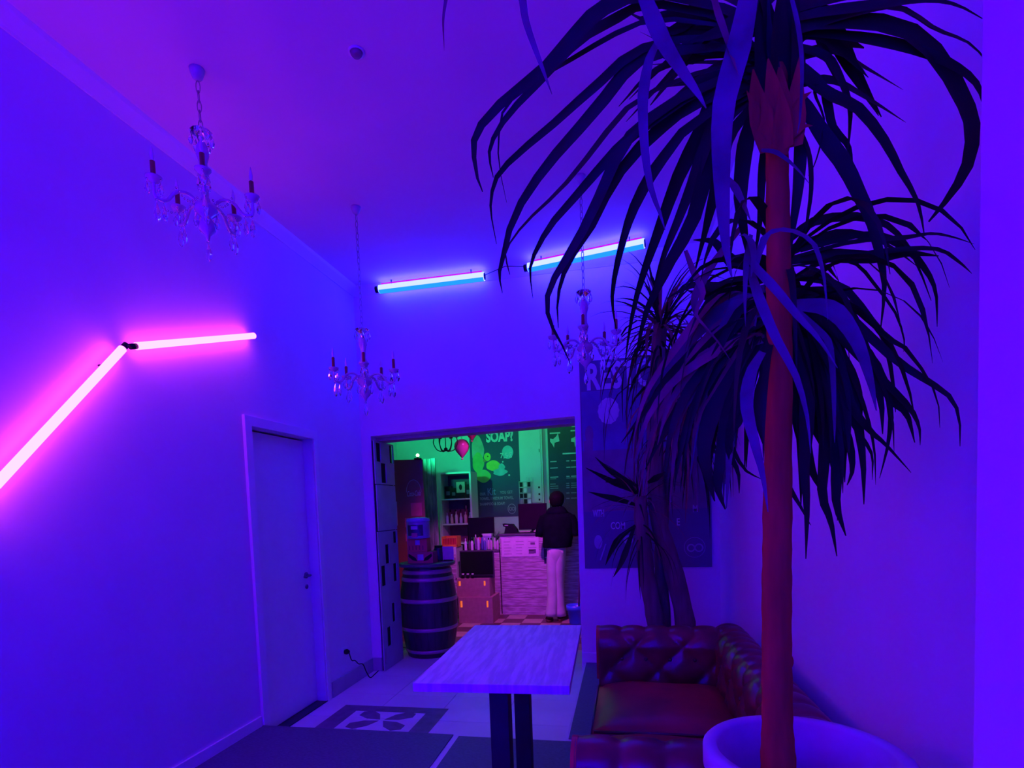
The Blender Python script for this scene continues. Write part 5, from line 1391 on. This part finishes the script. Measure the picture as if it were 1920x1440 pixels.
# ================================================================== PERSON
def person():
    Y = 7.12
    O = Vector((at(1043, 1162, Y).x, Y, 0))
    SK = mat('skin', (.45, .26, .20), .55); HA = mat('dark_hair', (.008, .006, .008), .7, .3, 60, spec=.06); JK = mat('black_jacket', (.005, .004, .012), .9, .3, 12, .2, spec=.04); TR = mat('pale_trousers', (.58, .46, .58), .8, .12, 7, .2); SH = mat('red_brown_sandal', (.14, .03, .03), .5)
    t = thing('person', 'person seen from behind in a black jacket and pale loose trousers at the counter', 'person', O)
    # body: one continuous skin-modifier surface (x right, y away from the viewer)
    V = {}; verts = []; edges = []; rad = []
    def v(n, p, r, par=None):
        V[n] = len(verts); verts.append(p); rad.append(r)
        if par: edges.append((V[par], V[n]))
    v('pelvis', (.04, 0, .92), (.10, .10))
    v('waist', (.05, .02, 1.06), (.11, .09), 'pelvis'); v('chest', (.06, .05, 1.26), (.16, .11), 'waist'); v('neckb', (.05, .07, 1.40), (.08, .07), 'chest'); v('neck', (.045, .09, 1.46), (.052, .055), 'neckb')
    v('headb', (.045, .11, 1.52), (.07, .08), 'neck'); v('head', (.045, .12, 1.59), (.078, .092), 'headb'); v('crown', (.045, .115, 1.655), (.045, .055), 'head')
    for s, sx in (('l', -1), ('r', 1)):
        v('sh'+s, (.05+sx*.15, .06, 1.345), (.05, .05), 'neckb'); v('el'+s, (.05+sx*.23, .10 if sx < 0 else .04, 1.10), (.045, .045), 'sh'+s); v('wr'+s, (.05+sx*(.16 if sx < 0 else .20), .30, CZT+.06), (.03, .026), 'el'+s); v('pa'+s, (.05+sx*(.15 if sx < 0 else .19), .37, CZT+.045), (.036, .016), 'wr'+s)
        for k in range(4):
            b0 = V['pa'+s]; px_, py_, pz_ = verts[b0]
            v('f%d%s' % (k, s), (px_+(k-1.5)*.021, py_+.05, pz_-.005), (.0095, .0095), 'pa'+s); v('g%d%s' % (k, s), (px_+(k-1.5)*.022, py_+.05+(.03, .04, .036, .026)[k], pz_-.022), (.008, .008), 'f%d%s' % (k, s))
        px_, py_, pz_ = verts[V['wr'+s]]
        v('t0'+s, (px_-sx*.035, py_+.045, pz_-.01), (.010, .010), 'wr'+s); v('t1'+s, (px_-sx*.05, py_+.075, pz_-.018), (.009, .009), 't0'+s)
    for s, hx, kx, ky, ax, ay in (('l', -.01, -.03, .02, -.06, -.03), ('r', .07, .04, .05, .045, .03)):
        v('hip'+s, (hx, .0, .84), (.07, .085), 'pelvis'); v('kn'+s, (kx, ky, .48), (.058, .062), 'hip'+s); v('an'+s, (ax, ay, .09), (.036, .04), 'kn'+s)
        v('he'+s, (ax, ay-.025, .045), (.034, .034), 'an'+s); v('toe'+s, (ax-(.07 if s == 'l' else -.02), ay+.13, .034), (.04, .022), 'an'+s)
    me = bpy.data.meshes.new('body'); me.from_pydata(verts, edges, []); me.update()
    o = bpy.data.objects.new('body', me); COL.objects.link(o)
    sm = o.modifiers.new('skin', 'SKIN'); sm.use_smooth_shade = True
    for i, sv in enumerate(me.skin_vertices[0].data): sv.radius = rad[i]; sv.use_root = (i == 0)
    o.modifiers.new('sub', 'SUBSURF').levels = 1
    bpy.context.view_layer.update(); dg = bpy.context.evaluated_depsgraph_get()
    m2 = bpy.data.meshes.new_from_object(o.evaluated_get(dg)); bpy.data.objects.remove(o)
    m2.materials.clear(); m2.materials.append(SK)
    link(bpy.data.objects.new('body', m2), t)
    def loft(name, rings, m, n=20, wr=0.0, parent=t):
        bm = bmesh.new(); R_ = []
        for i, (x, y, z, rx, ry) in enumerate(rings):
            R_.append([bm.verts.new((x+math.cos(2*PI*k/n)*rx*(1+wr*math.sin(k*2.7+i*1.3)), y+math.sin(2*PI*k/n)*ry*(1+wr*math.sin(k*3.1+i)), z+wr*.1*math.sin(k*1.7+i))) for k in range(n)])
        for a, b in zip(R_, R_[1:]):
            for k in range(n): bm.faces.new((a[k], a[(k+1) % n], b[(k+1) % n], b[k]))
        bm.faces.new(R_[0]); bm.faces.new(R_[-1])
        return bm_obj(name, bm, m, parent, True)
    def fine(rings, k): return [tuple(q) for q in smoothline(rings, k)]
    # trousers, loose and straight
    loft('trouser_leg', fine([(.0, .0, .93, .085, .12), (-.02, .01, .75, .085, .11), (-.03, .02, .48, .075, .095), (-.04, .0, .25, .072, .09), (-.06, -.02, .075, .085, .10)], 16), TR, 20, .03)
    loft('trouser_leg', fine([(.07, .0, .93, .085, .12), (.06, .02, .75, .08, .11), (.04, .05, .48, .072, .095), (.04, .05, .25, .07, .09), (.045, .04, .06, .082, .10)], 16), TR, 20, .03)
    loft('trouser_seat', fine([(.04, .0, 1.05, .11, .105), (.035, -.005, .97, .125, .12), (.03, -.005, .88, .12, .12), (.02, .005, .78, .09, .10), (.015, .01, .66, .05, .07)], 12), TR, 24, .0)
    # jacket
    loft('jacket', fine([(.04, .01, .965, .185, .15), (.045, .015, 1.02, .19, .15), (.055, .03, 1.12, .20, .15), (.06, .05, 1.27, .215, .145), (.055, .06, 1.37, .205, .125), (.05, .07, 1.42, .14, .10), (.05, .075, 1.45, .09, .085), (.05, .08, 1.46, .085, .085)], 18), JK, 28, .012)
    loft('sleeve', fine([(-.10, .06, 1.38, .075, .08), (-.15, .07, 1.26, .075, .085), (-.185, .10, 1.10, .07, .075), (-.15, .20, CZT+.06, .055, .055), (-.115, .29, CZT+.065, .042, .042)], 14), JK, 18, .03)
    loft('sleeve', fine([(.20, .06, 1.38, .075, .08), (.25, .06, 1.26, .075, .085), (.285, .05, 1.10, .07, .075), (.27, .17, CZT+.06, .055, .055), (.25, .29, CZT+.065, .042, .042)], 14), JK, 18, .03)
    loft('hood', fine([(.05, .03, 1.37, .13, .07), (.05, .02, 1.42, .14, .075), (.05, .035, 1.47, .11, .06), (.05, .05, 1.49, .08, .04)], 8), JK, 20, .03)
    # hair cap and ears
    loft('hair', fine([(.045, .085, 1.49, .062, .05), (.045, .085, 1.54, .088, .085), (.045, .095, 1.61, .098, .108), (.045, .105, 1.665, .078, .085), (.045, .11, 1.695, .035, .04)], 12), HA, 22, .02)
    for sx in (-1, 1): sphere('ear', .02, SK, t, (.045+sx*.098, .125, 1.565), (.5, .8, 1.4), 10)
    sphere('nose', .014, SK, t, (.045, .222, 1.565), (.8, 1.3, 1.4), 10)
    for sx in (-1, 1): sphere('eye', .011, WH, t, (.045+sx*.033, .205, 1.59), (1, .6, .8), 10)
    box('mouth', .02, .07, .205, .212, 1.53, 1.537, mat('lip', (.4, .12, .12), .5), t)
    for ax, ay, tx in ((-.06, -.03, -.07), (.045, .03, .02)):
        loft('sandal_sole', [(ax+tx*.4, ay+.04, .0, .045, .115), (ax+tx*.4, ay+.04, .022, .047, .12)], SH, 18)
        tube('sandal_strap', [(ax-.045+tx*.6, ay+.06, .02), (ax+tx*.6, ay+.065, .075), (ax+.045+tx*.6, ay+.06, .02)], .011, SH, t, 8)
person()
